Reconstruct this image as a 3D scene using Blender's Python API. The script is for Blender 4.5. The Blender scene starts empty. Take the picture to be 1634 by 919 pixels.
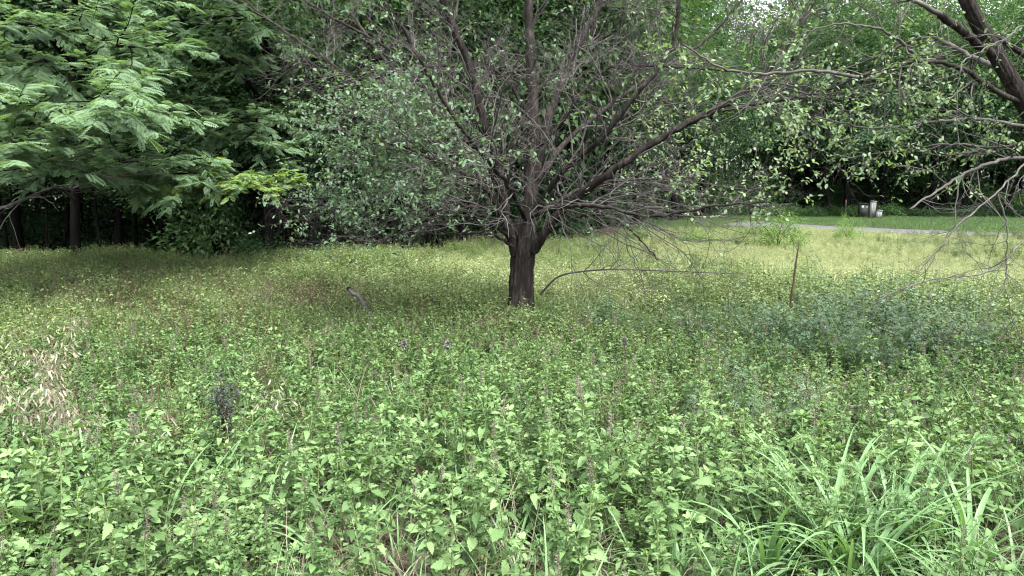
import bpy, math
import numpy as np
from mathutils import Matrix, Vector, Euler

rng = np.random.default_rng(11)
sc = bpy.context.scene
COL = sc.collection

# ------------------------------------------------------------------ camera
rng = np.random.default_rng(101)
CAM_H, PITCH, F = 1.75, math.radians(7.7), 1180.0
cam_d = bpy.data.cameras.new('camera'); cam = bpy.data.objects.new('camera', cam_d); COL.objects.link(cam)
cam_d.sensor_width = 36; cam_d.lens = 26; cam_d.clip_start = .05; cam_d.clip_end = 2000
cam.location = (0, 0, CAM_H); cam.rotation_euler = (math.pi/2 - PITCH, 0, 0)
sc.camera = cam

# ------------------------------------------------------------------ light
rng = np.random.default_rng(102)
SUN_EL, SUN_ROT = math.radians(62), math.radians(150)
w = bpy.data.worlds.new('World'); sc.world = w; w.use_nodes = True
nt = w.node_tree; nt.nodes.clear()
sky = nt.nodes.new('ShaderNodeTexSky'); sky.sky_type = 'NISHITA'; sky.sun_disc = False
sky.sun_elevation = SUN_EL; sky.sun_rotation = SUN_ROT; sky.dust_density = 4; sky.air_density = 1.0
hs = nt.nodes.new('ShaderNodeHueSaturation'); hs.inputs['Saturation'].default_value = .28
bg = nt.nodes.new('ShaderNodeBackground'); bg.inputs['Strength'].default_value = .15
out = nt.nodes.new('ShaderNodeOutputWorld')
nt.links.new(sky.outputs[0], hs.inputs['Color']); nt.links.new(hs.outputs[0], bg.inputs['Color']); nt.links.new(bg.outputs[0], out.inputs[0])
sun_d = bpy.data.lights.new('sun', 'SUN'); sun_d.energy = 1.4; sun_d.angle = math.radians(16); sun_d.color = (1, .96, .88)
sun = bpy.data.objects.new('sun', sun_d); COL.objects.link(sun)
sdir = Vector((math.sin(SUN_ROT)*math.cos(SUN_EL), math.cos(SUN_ROT)*math.cos(SUN_EL), math.sin(SUN_EL)))
sun.rotation_euler = sdir.to_track_quat('Z', 'Y').to_euler(); sun.location = (0, 0, 30)
sc.view_settings.view_transform = 'Standard'; sc.view_settings.look = 'None'
sc.view_settings.exposure = 2.86; sc.view_settings.gamma = 1
cy = sc.cycles
cy.max_bounces = 6; cy.diffuse_bounces = 4; cy.glossy_bounces = 2; cy.transmission_bounces = 4; cy.transparent_max_bounces = 4
cy.caustics_reflective = cy.caustics_refractive = False
cy.use_denoising = True; cy.filter_width = 1.1

# ------------------------------------------------------------------ helpers
rng = np.random.default_rng(103)
def U(a, b, n=None): return rng.uniform(a, b, n)
def nrm(v): return v/np.maximum(np.linalg.norm(v, axis=-1, keepdims=True), 1e-9)
def at(px, py, d):
    """point on the line of sight of photo pixel (px, py), d metres out along the ground"""
    x, y = (px-817)/F, (459.5-py)/F
    v = np.array([x, math.cos(PITCH)+y*math.sin(PITCH), -math.sin(PITCH)+y*math.cos(PITCH)])
    return np.array([0, 0, CAM_H]) + v*(d/v[1])
def gx(px, d): return float((px-817)/F*d)

class MB:
    """collects geometry; build() links it as one mesh object"""
    def __init__(s): s.v=[]; s.f=[]; s.t=[]; s.m=[]; s.n=0
    def add(s, v, faces, tint=0., mat=0):
        v = np.asarray(v, float).reshape(-1, 3)
        s.v.append(v); s.f.append((np.asarray(faces, int)+s.n, mat))
        s.t.append(np.broadcast_to(np.asarray(tint, float), (len(v),))); s.n += len(v)
    def scatter(s, tv, tf, P, R, S, tint=0., mat=0):
        N, k = len(P), len(tv)
        if N == 0: return
        S = np.asarray(S, float)
        if S.ndim == 1: S = S[:, None]
        loc = tv[None]*S[:, None, :]
        v = np.einsum('nij,nkj->nki', R, loc) + P[:, None]
        f = (np.asarray(tf)[None] + (np.arange(N)*k)[:, None, None]).reshape(-1, np.asarray(tf).shape[1])
        s.add(v, f, np.repeat(np.broadcast_to(np.asarray(tint, float), (N,)), k), mat)
    def tubes(s, P, r, sides=5, tint=0., mat=0, cap=True):
        P = np.asarray(P, float); r = np.asarray(r, float)
        if P.ndim == 2: P = P[None]; r = r[None]
        N, K, _ = P.shape
        T = nrm(np.gradient(P, axis=1))
        mt = nrm(T.mean(1)); ref = np.where(np.abs(mt[:, 2:3]) > .8, np.array([[0, 1., 0]]), np.array([[0, 0, 1.]]))
        u = nrm(np.cross(T, ref[:, None].repeat(K, 1))); q = np.cross(T, u)
        a = np.arange(sides)/sides*2*np.pi
        ring = u[:, :, None]*np.cos(a)[None, None, :, None] + q[:, :, None]*np.sin(a)[None, None, :, None]
        v = P[:, :, None] + ring*r[:, :, None, None]
        i = np.arange(K-1)[:, None]*sides; j = np.arange(sides)[None]; j2 = (j+1) % sides
        f = np.stack([i+j, i+j2, i+sides+j2, i+sides+j], -1).reshape(-1, 4)
        F_ = (f[None] + (np.arange(N)*K*sides)[:, None, None]).reshape(-1, 4)
        tt = tint if np.ndim(tint) == 0 else np.repeat(tint, K*sides)
        n0 = s.n
        s.add(v, F_, tt, mat)
        if cap:
            c = (np.arange(N)*K*sides)[:, None] + (K-1)*sides + np.arange(sides)[None]
            s.f.append((c + n0, mat))
    def mesh(s, name, mats):
        me = bpy.data.meshes.new(name)
        v = np.concatenate(s.v)
        li, ls, mi = [], [], []
        for f, m in s.f:
            li.append(f.ravel()); ls.append(np.full(len(f), f.shape[1])); mi.append(np.full(len(f), m))
        li = np.concatenate(li); ls = np.concatenate(ls); mi = np.concatenate(mi)
        me.vertices.add(len(v)); me.vertices.foreach_set('co', v.ravel())
        me.loops.add(len(li)); me.loops.foreach_set('vertex_index', li)
        me.polygons.add(len(ls)); me.polygons.foreach_set('loop_start', np.concatenate([[0], np.cumsum(ls)[:-1]]))
        me.polygons.foreach_set('loop_total', ls)
        for m in (mats if isinstance(mats, (list, tuple)) else [mats]): me.materials.append(m)
        me.polygons.foreach_set('material_index', mi)
        me.polygons.foreach_set('use_smooth', np.ones(len(ls), bool))
        a = me.attributes.new('tint', 'FLOAT', 'POINT'); a.data.foreach_set('value', np.concatenate(s.t))
        me.update(calc_edges=True)
        return me
    def build(s, name, mats, parent=None, kind=None):
        return link(name, s.mesh(name, mats), parent, kind)

def link(name, me, parent=None, kind=None):
    o = bpy.data.objects.new(name, me); COL.objects.link(o)
    if parent is not None: o.parent = parent
    if kind: o['kind'] = kind
    return o
def thing(name, label, cat, loc=(0, 0, 0), rz=0, group=None):
    o = bpy.data.objects.new(name, None); COL.objects.link(o)
    o.empty_display_size = .2
    o.location = loc; o.rotation_euler = (0, 0, rz); o['label'] = label; o['category'] = cat
    if group: o['group'] = group
    return o
def tag(o, label, cat, group=None):
    o['label'] = label; o['category'] = cat
    if group: o['group'] = group
    return o
def frames(d, up):
    x = nrm(np.asarray(d, float)); z = np.asarray(up, float)
    z = nrm(z - (z*x).sum(-1, keepdims=True)*x); y = np.cross(z, x)
    return np.stack([x, y, z], -1)
def spline(pts, n):
    """Catmull-Rom through pts (rows), n samples"""
    p = np.asarray(pts, float); p = np.vstack([2*p[0]-p[1], p, 2*p[-1]-p[-2]])
    s = np.linspace(0, len(p)-3-1e-6, n); i = s.astype(int); t = (s-i)[:, None]
    a, b, c, d = p[i], p[i+1], p[i+2], p[i+3]
    return .5*(2*b + (c-a)*t + (2*a-5*b+4*c-d)*t*t + (3*b-a-3*c+d)*t**3)
def grow(P, R, n, L, ang, grav, wig, k, tmin=.15, tmax=1., rs=.6, rmax=1., tip=.35, bias=None, flat=1.):
    """side shoots on a set of paths P [N,K,3] with radii R [N,K]"""
    N, K, _ = P.shape
    idx = np.repeat(np.arange(N), n); M = len(idx)
    t = U(tmin, tmax, M)*.999; s = t*(K-1); i = np.clip(s.astype(int), 0, K-2); fr = (s-i)[:, None]
    pos = P[idx, i]*(1-fr) + P[idx, i+1]*fr
    tan = nrm(P[idx, i+1]-P[idx, i])
    pr = nrm(np.cross(tan, rng.normal(size=(M, 3))))
    a = U(ang[0], ang[1], M)[:, None]
    d = tan*np.cos(a) + pr*np.sin(a)
    d = nrm(d*np.array([1, 1, flat]))
    if bias is not None: d = nrm(d + np.asarray(bias))
    ln = U(L[0], L[1], M)*(1.1-.5*t)
    out = np.zeros((M, k, 3)); out[:, 0] = pos
    for q in range(1, k):
        d = nrm(d + rng.normal(size=(M, 3))*wig + np.array([0, 0, -grav]))
        out[:, q] = out[:, q-1] + d*(ln/(k-1))[:, None]
    r0 = np.minimum((R[idx, i]*(1-fr[:, 0]) + R[idx, i+1]*fr[:, 0])*rs, rmax)
    return out, r0[:, None]*np.linspace(1, tip, k)[None]

# leaf templates: x along the blade, z up
T_RHOMB = (np.array([[0,0,0],[.42,.27,.06],[1,0,-.12],[.42,-.27,.06]]), [[0,2,1],[0,3,2]])
T_OVAL = (np.array([[0,0,0],[.25,.22,.05],[.7,.22,.03],[1,0,-.1],[.7,-.22,.03],[.25,-.22,.05],[.5,0,-.03]]),
          [[0,6,1],[1,6,2],[2,6,3],[3,6,4],[4,6,5],[5,6,0]])
def toothed_leaf(L, W, teeth=7, droop=.25, fold=.25, tw=0.):
    """ovate leaf with a toothed rim, folded along its midrib, rows of 3"""
    xs, prof = [], []
    for i in range(teeth*2+1):
        s = i/(teeth*2); b = math.sin(math.pi*s**.72)**.85 if 0 < s < 1 else 0
        if i % 2 == 1: b *= 1.0; ds = .0
        else: b *= .80; ds = -.015
        xs.append(s+ds if 0 < s < 1 else s); prof.append(b)
    v = []
    for s, b in zip(xs, prof):
        z = -droop*s*s; h = b*W/L/2
        cr = math.sin(s*19)*.012
        v += [[s, h, z+h*fold+cr], [s, 0, z], [s, -h, z+h*fold-cr]]
    f = []
    for i in range(len(xs)-1):
        a = 3*i; f += [[a, a+1, a+4, a+3], [a+1, a+2, a+5, a+4]]
    return np.array(v)*L, np.array(f)

# ------------------------------------------------------------------ materials
rng = np.random.default_rng(104)
def _n(nt, t, **kw):
    n = nt.nodes.new(t)
    for k, v in kw.items(): setattr(n, k, v)
    return n
def leaf_mat(name, cols, trans=.35, rough=.55, spec=.22, noise=14., rnd=.22, tcol=(1.25, 1.3, .55)):
    """foliage: colour from tint and tone values (dark - mid - pale), light passing through"""
    m = bpy.data.materials.new(name); m.use_nodes = True; nt = m.node_tree; nt.nodes.clear(); L = nt.links
    a = _n(nt, 'ShaderNodeAttribute', attribute_name='tint'); b = _n(nt, 'ShaderNodeAttribute', attribute_name='tone', attribute_type='INSTANCER')
    oi = _n(nt, 'ShaderNodeObjectInfo')
    s = _n(nt, 'ShaderNodeMath', operation='ADD'); L.new(a.outputs['Fac'], s.inputs[0]); L.new(b.outputs['Fac'], s.inputs[1])
    tc = _n(nt, 'ShaderNodeTexCoord'); nz = _n(nt, 'ShaderNodeTexNoise'); nz.inputs['Scale'].default_value = noise; nz.inputs['Detail'].default_value = 3
    L.new(tc.outputs['Object'], nz.inputs['Vector'])
    s2 = _n(nt, 'ShaderNodeMath', operation='MULTIPLY_ADD'); L.new(nz.outputs[0], s2.inputs[0]); s2.inputs[1].default_value = .5; L.new(s.outputs[0], s2.inputs[2])
    s3 = _n(nt, 'ShaderNodeMath', operation='MULTIPLY_ADD'); L.new(oi.outputs['Random'], s3.inputs[0]); s3.inputs[1].default_value = rnd; L.new(s2.outputs[0], s3.inputs[2])
    s4 = _n(nt, 'ShaderNodeMath', operation='SUBTRACT'); L.new(s3.outputs[0], s4.inputs[0]); s4.inputs[1].default_value = .25+rnd/2
    r = _n(nt, 'ShaderNodeValToRGB'); e = r.color_ramp.elements
    e[0].color = (*cols[0], 1); e[1].color = (*cols[-1], 1)
    for i, c in enumerate(cols[1:-1]): q = e.new((i+1)/(len(cols)-1)); q.color = (*c, 1)
    L.new(s4.outputs[0], r.inputs[0])
    p = _n(nt, 'ShaderNodeBsdfPrincipled'); p.inputs['Roughness'].default_value = rough; p.inputs['Specular IOR Level'].default_value = spec
    L.new(r.outputs[0], p.inputs['Base Color'])
    tr = _n(nt, 'ShaderNodeBsdfTranslucent')
    mx = _n(nt, 'ShaderNodeMix', data_type='RGBA', blend_type='MULTIPLY'); mx.inputs[0].default_value = 1
    L.new(r.outputs[0], mx.inputs[6]); mx.inputs[7].default_value = (*tcol, 1); L.new(mx.outputs[2], tr.inputs[0])
    ms = _n(nt, 'ShaderNodeMixShader'); ms.inputs[0].default_value = trans
    L.new(p.outputs[0], ms.inputs[1]); L.new(tr.outputs[0], ms.inputs[2])
    o = _n(nt, 'ShaderNodeOutputMaterial'); L.new(ms.outputs[0], o.inputs[0])
    return m
def noise_mat(name, cols, scale=8, stretch=(1, 1, 1), rough=.9, bump=.0, detail=6, spec=.2, bscale=None):
    m = bpy.data.materials.new(name); m.use_nodes = True; nt = m.node_tree; nt.nodes.clear(); L = nt.links
    tc = _n(nt, 'ShaderNodeTexCoord'); mp = _n(nt, 'ShaderNodeMapping'); mp.inputs['Scale'].default_value = stretch
    L.new(tc.outputs['Object'], mp.inputs[0])
    nz = _n(nt, 'ShaderNodeTexNoise'); nz.inputs['Scale'].default_value = scale; nz.inputs['Detail'].default_value = detail; nz.inputs['Roughness'].default_value = .65
    L.new(mp.outputs[0], nz.inputs['Vector'])
    r = _n(nt, 'ShaderNodeValToRGB'); e = r.color_ramp.elements
    e[0].position = .3; e[1].position = .7; e[0].color = (*cols[0], 1); e[1].color = (*cols[-1], 1)
    for i, c in enumerate(cols[1:-1]): q = e.new(.3+.4*(i+1)/(len(cols)-1)); q.color = (*c, 1)
    L.new(nz.outputs[0], r.inputs[0])
    p = _n(nt, 'ShaderNodeBsdfPrincipled'); p.inputs['Roughness'].default_value = rough; p.inputs['Specular IOR Level'].default_value = spec
    L.new(r.outputs[0], p.inputs['Base Color'])
    if bump:
        n2 = _n(nt, 'ShaderNodeTexNoise'); n2.inputs['Scale'].default_value = bscale or scale*2; n2.inputs['Detail'].default_value = 5
        L.new(mp.outputs[0], n2.inputs['Vector'])
        b = _n(nt, 'ShaderNodeBump'); b.inputs['Strength'].default_value = bump; b.inputs['Distance'].default_value = .03
        L.new(n2.outputs[0], b.inputs['Height']); L.new(b.outputs[0], p.inputs['Normal'])
    o = _n(nt, 'ShaderNodeOutputMaterial'); L.new(p.outputs[0], o.inputs[0])
    return m

M_ground = noise_mat('soil_and_litter', [(.018,.014,.009), (.038,.029,.019), (.07,.055,.036)], 9, bump=.6)
M_road = noise_mat('worn_asphalt', [(.034,.033,.037), (.052,.051,.056), (.085,.082,.084)], 3.5, rough=.9, bump=.15, bscale=60)
M_bark = noise_mat('dark_bark', [(.005,.0043,.0038), (.0125,.0107,.0095), (.036,.031,.028)], 14, (1, 1, .22), bump=1., bscale=18, spec=.08)
M_barkr = noise_mat('brown_bark', [(.006,.0052,.0046), (.015,.013,.0113), (.036,.032,.028)], 16, (1, 1, .25), bump=1., bscale=24, spec=.08)
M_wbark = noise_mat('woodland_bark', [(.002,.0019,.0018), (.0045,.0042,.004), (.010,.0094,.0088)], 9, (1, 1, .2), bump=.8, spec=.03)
M_twig = noise_mat('twig_bark', [(.018,.0162,.015), (.038,.0345,.032), (.074,.068,.063)], 5)
M_dead = noise_mat('weathered_wood', [(.026,.025,.0235), (.05,.0475,.0445), (.092,.088,.082)], 10, bump=.4)
M_locust = leaf_mat('pinnate_leaf', [(.038,.070,.036), (.078,.134,.07), (.12,.19,.105), (.15,.225,.04)], .4, noise=2)  # last ramp colour holds the backlight painted into one bough
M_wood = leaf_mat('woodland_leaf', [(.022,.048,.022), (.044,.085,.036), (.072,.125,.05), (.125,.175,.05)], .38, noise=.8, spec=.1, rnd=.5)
M_apple = leaf_mat('orchard_leaf', [(.045,.082,.045), (.08,.13,.075), (.125,.18,.095), (.18,.23,.065)], .38, noise=2)
M_weed = leaf_mat('weed_leaf', [(.042,.080,.027), (.083,.144,.053), (.13,.20,.084), (.183,.255,.112)], .3, noise=30, rnd=.42, spec=.12)
M_herb = leaf_mat('herb_leaf', [(.055,.080,.028), (.098,.138,.052), (.15,.19,.08), (.215,.245,.115)], .3, noise=8)
M_pale = leaf_mat('pale_herb_leaf', [(.08,.11,.045), (.14,.175,.078), (.21,.24,.12), (.29,.31,.175)], .3, noise=8)
M_mug = leaf_mat('blue_green_leaf', [(.028,.056,.034), (.06,.102,.064), (.112,.162,.11), (.19,.24,.18)], .2, noise=8)
M_grass = leaf_mat('grass_blade', [(.05,.105,.038), (.088,.165,.066), (.13,.225,.10), (.19,.27,.10)], .3, rough=.4, noise=6)
M_straw = leaf_mat('dry_straw', [(.09,.075,.05), (.15,.13,.09), (.23,.21,.16), (.32,.30,.24)], .2, noise=8, tcol=(1.1, 1, .8))
M_brown = leaf_mat('brown_stem', [(.045,.033,.021), (.08,.06,.04), (.12,.092,.062), (.17,.135,.095)], .15, noise=8, tcol=(1.1, .9, .7))
M_spike = leaf_mat('seed_spike', [(.06,.055,.04), (.11,.10,.075), (.16,.15,.115), (.22,.20,.16)], .15, noise=8)
M_yellow = leaf_mat('yellowed_leaf', [(.10,.10,.035), (.13,.125,.04), (.16,.145,.05), (.16,.12,.05)], .3, noise=30)
M_lawn = leaf_mat('lawn_grass', [(.028,.058,.018), (.045,.088,.026), (.065,.118,.036), (.095,.15,.05)], .3, noise=3)
M_stem = leaf_mat('green_stem', [(.06,.09,.03), (.10,.14,.05), (.14,.17,.07), (.16,.13,.07)], .0, noise=8)

M_feather = leaf_mat('feathery_leaf', [(.07,.13,.035), (.12,.19,.055), (.17,.24,.08), (.23,.29,.11)], .4, noise=5)
# ------------------------------------------------------------------ setting: ground and road
rng = np.random.default_rng(105)
g = MB(); g.add([[-400,-400,0],[400,-400,0],[400,400,0],[-400,400,0]], [[0,1,2,3]])
g.build('ground', M_ground, kind='structure')
far_edge = np.array([[13.3,39.5],[13.7,37.2],[14.7,34.8],[17.0,31.6],[19.9,28.5],[25,24.0],[34,17]])
def road_mesh():
    c = spline(far_edge, 60); t = nrm(np.gradient(c, axis=0)); nrmv = np.stack([t[:,1], -t[:,0]], -1)
    if nrmv[30, 0] > 0: nrmv = -nrmv
    wig = 1+.05*np.sin(np.arange(60)*1.7)+.04*np.sin(np.arange(60)*.6+1)
    near = c + nrmv*(np.interp(np.arange(60), [0, 4, 14, 60], [.3, 1.6, 4.6, 5.4])*wig)[:, None]
    b = MB(); v = np.concatenate([np.c_[c + .12*np.sin(np.arange(60)*2.1)[:, None]*nrmv, np.full(60, .004)], np.c_[near, np.full(60, .004)]])
    f = [[i, i+1, 61+i, 60+i] for i in range(59)]
    b.add(v, f); return b, c, near
rb, road_far, road_near = road_mesh()
rb.build('road', M_road, kind='structure')
def side_of(poly, x, y):
    """signed distance-ish: >0 beyond the polyline (right/back side)"""
    P = poly; best = np.full(x.shape, 1e9); sg = np.zeros(x.shape)
    for i in range(len(P)-1):
        a, b = P[i], P[i+1]; ab = b-a; t = np.clip(((x-a[0])*ab[0]+(y-a[1])*ab[1])/(ab@ab), 0, 1)
        dx, dy = x-(a[0]+t*ab[0]), y-(a[1]+t*ab[1]); d = np.hypot(dx, dy); c = ab[0]*dy-ab[1]*dx
        m = d < best; best = np.where(m, d, best); sg = np.where(m, np.sign(c), sg)
    return best*sg
def edge_y(x):   # where the woods begin
    return np.interp(x, [-30, -14, -2, 1, 4, 7, 10, 60], [15, 16.0, 16.6, 19, 27, 38, 47, 47])

# ------------------------------------------------------------------ woodland
rng = np.random.default_rng(106)
def crown_mesh(seed, rx, rz, ncl, per, leaf, flat=.35, low=0.):
    """leaf clumps through an uneven volume, each clump a loose drooping layer"""
    r = np.random.default_rng(seed); b = MB()
    d = nrm(r.normal(size=(ncl, 3))); rad = r.uniform(.35, 1, ncl)**.5
    lob = 1 + .22*np.sin(3*np.arctan2(d[:,1], d[:,0]) + seed) + .15*np.sin(5*d[:,2]+seed*2)
    C = d*(rad*lob)[:, None]*np.array([rx, rx, rz])
    keep = C[:, 2] > -rz*(1-low); C = C[keep]; d = d[keep]
    n = len(C); sz = r.uniform(.45, 1.0, n)*rx*.3
    idx = np.repeat(np.arange(n), per); M = len(idx)
    q = r.normal(size=(M, 3))*np.array([1, 1, flat])*.6
    q[:, 2] -= .25*(q[:, 0]**2 + q[:, 1]**2)
    P = C[idx] + q*sz[idx][:, None]
    dirs = nrm(q*np.array([1, 1, .2]) + d[idx]*.5 + r.normal(size=(M, 3))*.4 + np.array([0, 0, -.35]))
    up = nrm(np.array([0, 0, 1.]) + r.normal(size=(M, 3))*.4)
    b.scatter(*T_RHOMB, P, frames(dirs, up), r.uniform(.65, 1.25, M)*leaf, r.uniform(-.1, .3, M) + r.uniform(-.12, .15, n)[idx])
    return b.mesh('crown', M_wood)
def trunk_mesh(seed, h, r0, lean, forks=5, spread=3., sides=10):
    r = np.random.default_rng(seed); b = MB()
    k = 12; z = np.linspace(-.1, h, k); t = z/h
    P = np.c_[lean*t*h + np.cumsum(r.normal(size=k)*.11), np.cumsum(r.normal(size=k)*.09), z]
    R = r0*(1-.75*t)*r.uniform(.93, 1.07, k); R[0] *= 1.7; R[1] *= 1.0
    b.tubes(P, R, sides)
    for i in range(forks):
        j = r.integers(4, k-2); a = r.uniform(0, 6.28); L = spread*r.uniform(.6, 1)
        e = P[j] + np.array([math.cos(a)*L, math.sin(a)*L, L*r.uniform(.2, .9)]); m = (P[j]+e)/2 + np.array([0, 0, .3])
        b.tubes(spline([P[j], m, e], 8), np.linspace(R[j]*.5, .02, 8), 6)
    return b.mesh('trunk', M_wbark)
CROWNS = [crown_mesh(s, 3.2, 4.2, 210, 70, (.12, .16, .18, .13, .15)[s-1]) for s in range(1, 6)]
TRUNKS = [trunk_mesh(20+i, 11, (.17, .22, .14, .19)[i], (.0, .06, -.08, .22)[i]) for i in range(4)]
def forest_tree(x, y, cz, s, ti, ci, label, group='trees of the wood behind the meadow', ts=1., sz=1., name='woodland_tree'):
    t = thing(name, label, 'tree', (x, y, 0), U(0, 6.28), group)
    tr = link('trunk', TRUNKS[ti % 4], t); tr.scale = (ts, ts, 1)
    c = link('crown', CROWNS[ci % 5], t); c.location = (0, 0, cz); c.scale = (s, s, s*sz); c.rotation_euler = (0, 0, U(0, 6.28))
    return t
LBL_L = 'dark trunked woodland tree standing in the deep shade of the left wood'
LBL_R = 'tall leafy woodland tree in the wood beyond the road and grass verge'
LBL_C = 'tall leafy woodland tree in the wood behind the orchard tree'
# trunks one can pick out at the left edge
for i, (px, d, ti, ts, cz, s) in enumerate([(30,18.5,0,.8,6.6,.9),(182,18,3,.7,6.8,.9),(243,20,0,.9,6.6,1),(278,19,1,1.0,7.2,.95),(345,21,2,1,6.8,1),
        (462,18.6,0,.75,7.3,.95),(522,17.6,1,.8,7.6,.9),(598,19.4,2,.9,6.9,1),(655,21,0,.9,6.5,1),(-110,16,1,1,7,1),(-260,17,2,1,7,1)]):
    forest_tree(gx(px, d), d, cz, s, ti, i, 'dark woodland trunk and crown, '+('leftmost in the shade','second from the left border','third from the left border','fourth from the left border, stout','behind the dark rounded bush','right of the bright yellow green branch','half behind the orchard tree leaves','behind the low left orchard bough','closest to the orchard trunk in the shade','just outside the left border','far outside the left border')[i], ts=ts*.78)
for i, (px, d) in enumerate([(-20,17),(8,18.3),(70,17.4),(95,19),(160,17.2),(212,18.6),(228,19.5),(262,18),(300,18.7),(330,17.8),(372,18.6),(395,19.6),(448,17.8),(490,18.2),(548,18),(575,19),(625,19.5),(680,20.5),(708,22)]):
    t = thing('sapling', 'thin sapling stem with small crown between the trunks of the left wood', 'sapling', (gx(px, d), d, 0), U(0, 6.28), 'saplings in the left wood')
    tr = link('trunk', TRUNKS[i % 4], t); q = U(.12, .3); tr.scale = (q, q, U(.4, .7)); tr.rotation_euler = (U(-.12, .12), U(-.12, .12), 0)
    c = link('crown', CROWNS[i % 5], t); q = U(.25, .42); c.location = (0, 0, U(2.3, 3.6)); c.scale = (q*1.5, q*1.5, q)
# deeper rows
for i in range(34):
    x = U(-26, 5); d = float(edge_y(x)) + U(4, 17)
    if d > 26 and abs(x/d-.305) < .032: continue
    forest_tree(x, d, U(5.6, 9.), U(.95, 1.25), i, i+2, LBL_L if x < -3 else LBL_C, ts=U(.7, 1.2))
for i, (px, d, cz, s) in enumerate([(735,22,6.8,.9),(800,25,7,1.1),(880,27,8,1.0),(950,33,8,1.15),(1010,36,8.2,1.1),(1075,40,8.8,1.15),(1125,43,6.6,.95),(1010,45,10,1.4),(1190,50,6.8,.95)]):
    forest_tree(gx(px, d), d, cz, s, i, i, LBL_C)
for i, (px, d, ti, cz, s) in enumerate([(1250,47,0,8.5,1.2),(1330,46,2,7.6,1.2),(1352,47,3,8.2,1.15),(1410,48,0,7.5,1.25),(1475,47,1,7.9,1.2),(1530,46.5,0,7.4,1.2),(1590,46,2,7.8,1.2),(1660,45,1,7.5,1.2),(1760,43,0,7.5,1.2)]):
    forest_tree(gx(px, d), d, cz, s, ti, i, 'tall woodland tree beyond the road, '+('left of the marker stake','with leaning trunk left of the stake','leaning right by the stake','right behind the utility boxes','first right of the utility boxes','second right of the utility boxes','behind the grey dead bough tips','near the right border','outside the right border')[i])
for i in range(24):
    x = U(12, 44); d = U(51, 64)
    if abs(x/d-.305) < .032: continue
    forest_tree(x, d, U(7, 12), U(1.1, 1.6), i, i, LBL_R, ts=1.2)

for i in range(60):
    x = U(-30, 50); d = float(edge_y(x)) + U(5, 22)
    if d > 26 and abs(x/d-.305) < .032: continue
    forest_tree(x, d, U(7.5, 13.), U(1.2, 1.6), i, i+1, LBL_L if x < -3 else LBL_R if x > 9 else LBL_C, ts=U(.7, 1.2))
# the wood's own depth, one mass far inside
def woods():
    b = MB(); n = 3600
    x = U(-45, 60, n); y = np.interp(x, [-45, -2, 5, 10, 60], [33, 34, 44, 62, 64]) + U(0, 9, n); z = 20*U(0, 1, n)**1.5
    gap = (np.abs(x/np.maximum(y, 1)-.31) < .045) & (z > 8) & (U(0, 1, n) < .75)
    x, y, z = x[~gap], y[~gap], z[~gap]
    n = len(x); per = 45; idx = np.repeat(np.arange(n), per); M = len(idx)
    q = rng.normal(size=(M, 3))*np.array([1.1, 1.1, .6])
    P = np.c_[x, y, z][idx] + q; P[:, 2] = np.abs(P[:, 2])
    b.scatter(*T_RHOMB, P, frames(nrm(rng.normal(size=(M, 3))+np.array([0, 0, -.3])), nrm(np.array([0, -.2, 1])+rng.normal(size=(M, 3))*.5)), U(.25, .5, M), U(-.15, .25, M))
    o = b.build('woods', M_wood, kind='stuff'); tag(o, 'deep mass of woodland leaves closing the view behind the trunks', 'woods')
woods()

def shrub_mesh(seed, rx, rz, n, leaf, mat, stems=9):
    r = np.random.default_rng(seed); b = MB()
    d = nrm(r.normal(size=(n, 3))); d[:, 2] = np.abs(d[:, 2]); rad = r.uniform(.2, 1, n)**.45
    lob = 1+.25*np.sin(3*np.arctan2(d[:,1], d[:,0])+seed)+.2*r.normal(size=n)*.5
    P = d*(rad*lob)[:, None]*np.array([rx, rx, rz])
    b.scatter(*T_RHOMB, P, frames(nrm(d*np.array([1,1,.3])+r.normal(size=(n, 3))*.5), nrm(np.array([0,0,1])+r.normal(size=(n,3))*.4)), r.uniform(.6, 1.2, n)*leaf, r.uniform(-.1, .3, n))
    s = MB()
    for i in range(stems):
        a = r.uniform(0, 6.28); e = np.array([math.cos(a)*rx*.7, math.sin(a)*rx*.7, rz*r.uniform(.5, .95)])
        s.tubes(spline([[0,0,-.03], e*np.array([.35,.35,.6]), e], 6), np.linspace(.014, .004, 6), 4)
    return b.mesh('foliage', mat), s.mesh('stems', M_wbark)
def shrub(px, d, ms, sc_, label, group=None, name='shrub'):
    t = thing(name, label, 'shrub', (gx(px, d), d, 0), U(0, 6), group)
    f = link('foliage', ms[0], t, 'stuff'); s = link('stems', ms[1], t); f.scale = s.scale = sc_
    return t
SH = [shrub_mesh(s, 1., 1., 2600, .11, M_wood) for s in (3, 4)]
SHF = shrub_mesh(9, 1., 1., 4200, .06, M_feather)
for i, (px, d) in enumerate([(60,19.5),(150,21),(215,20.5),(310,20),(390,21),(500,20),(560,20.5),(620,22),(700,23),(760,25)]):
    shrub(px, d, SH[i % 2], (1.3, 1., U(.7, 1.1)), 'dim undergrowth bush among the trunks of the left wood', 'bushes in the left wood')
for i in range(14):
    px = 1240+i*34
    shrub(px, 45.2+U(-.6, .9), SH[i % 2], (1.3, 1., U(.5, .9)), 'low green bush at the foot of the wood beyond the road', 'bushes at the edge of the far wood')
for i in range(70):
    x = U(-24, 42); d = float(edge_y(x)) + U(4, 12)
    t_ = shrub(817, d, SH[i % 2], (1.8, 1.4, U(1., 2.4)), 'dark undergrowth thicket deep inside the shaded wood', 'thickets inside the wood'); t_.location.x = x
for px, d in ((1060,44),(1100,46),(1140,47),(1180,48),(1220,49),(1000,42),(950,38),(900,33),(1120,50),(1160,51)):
    shrub(px, d, SH[0], (2.6, 1.6, U(2.2, 3.2)), 'dark undergrowth thicket deep inside the shaded wood', 'thickets inside the wood')
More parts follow.
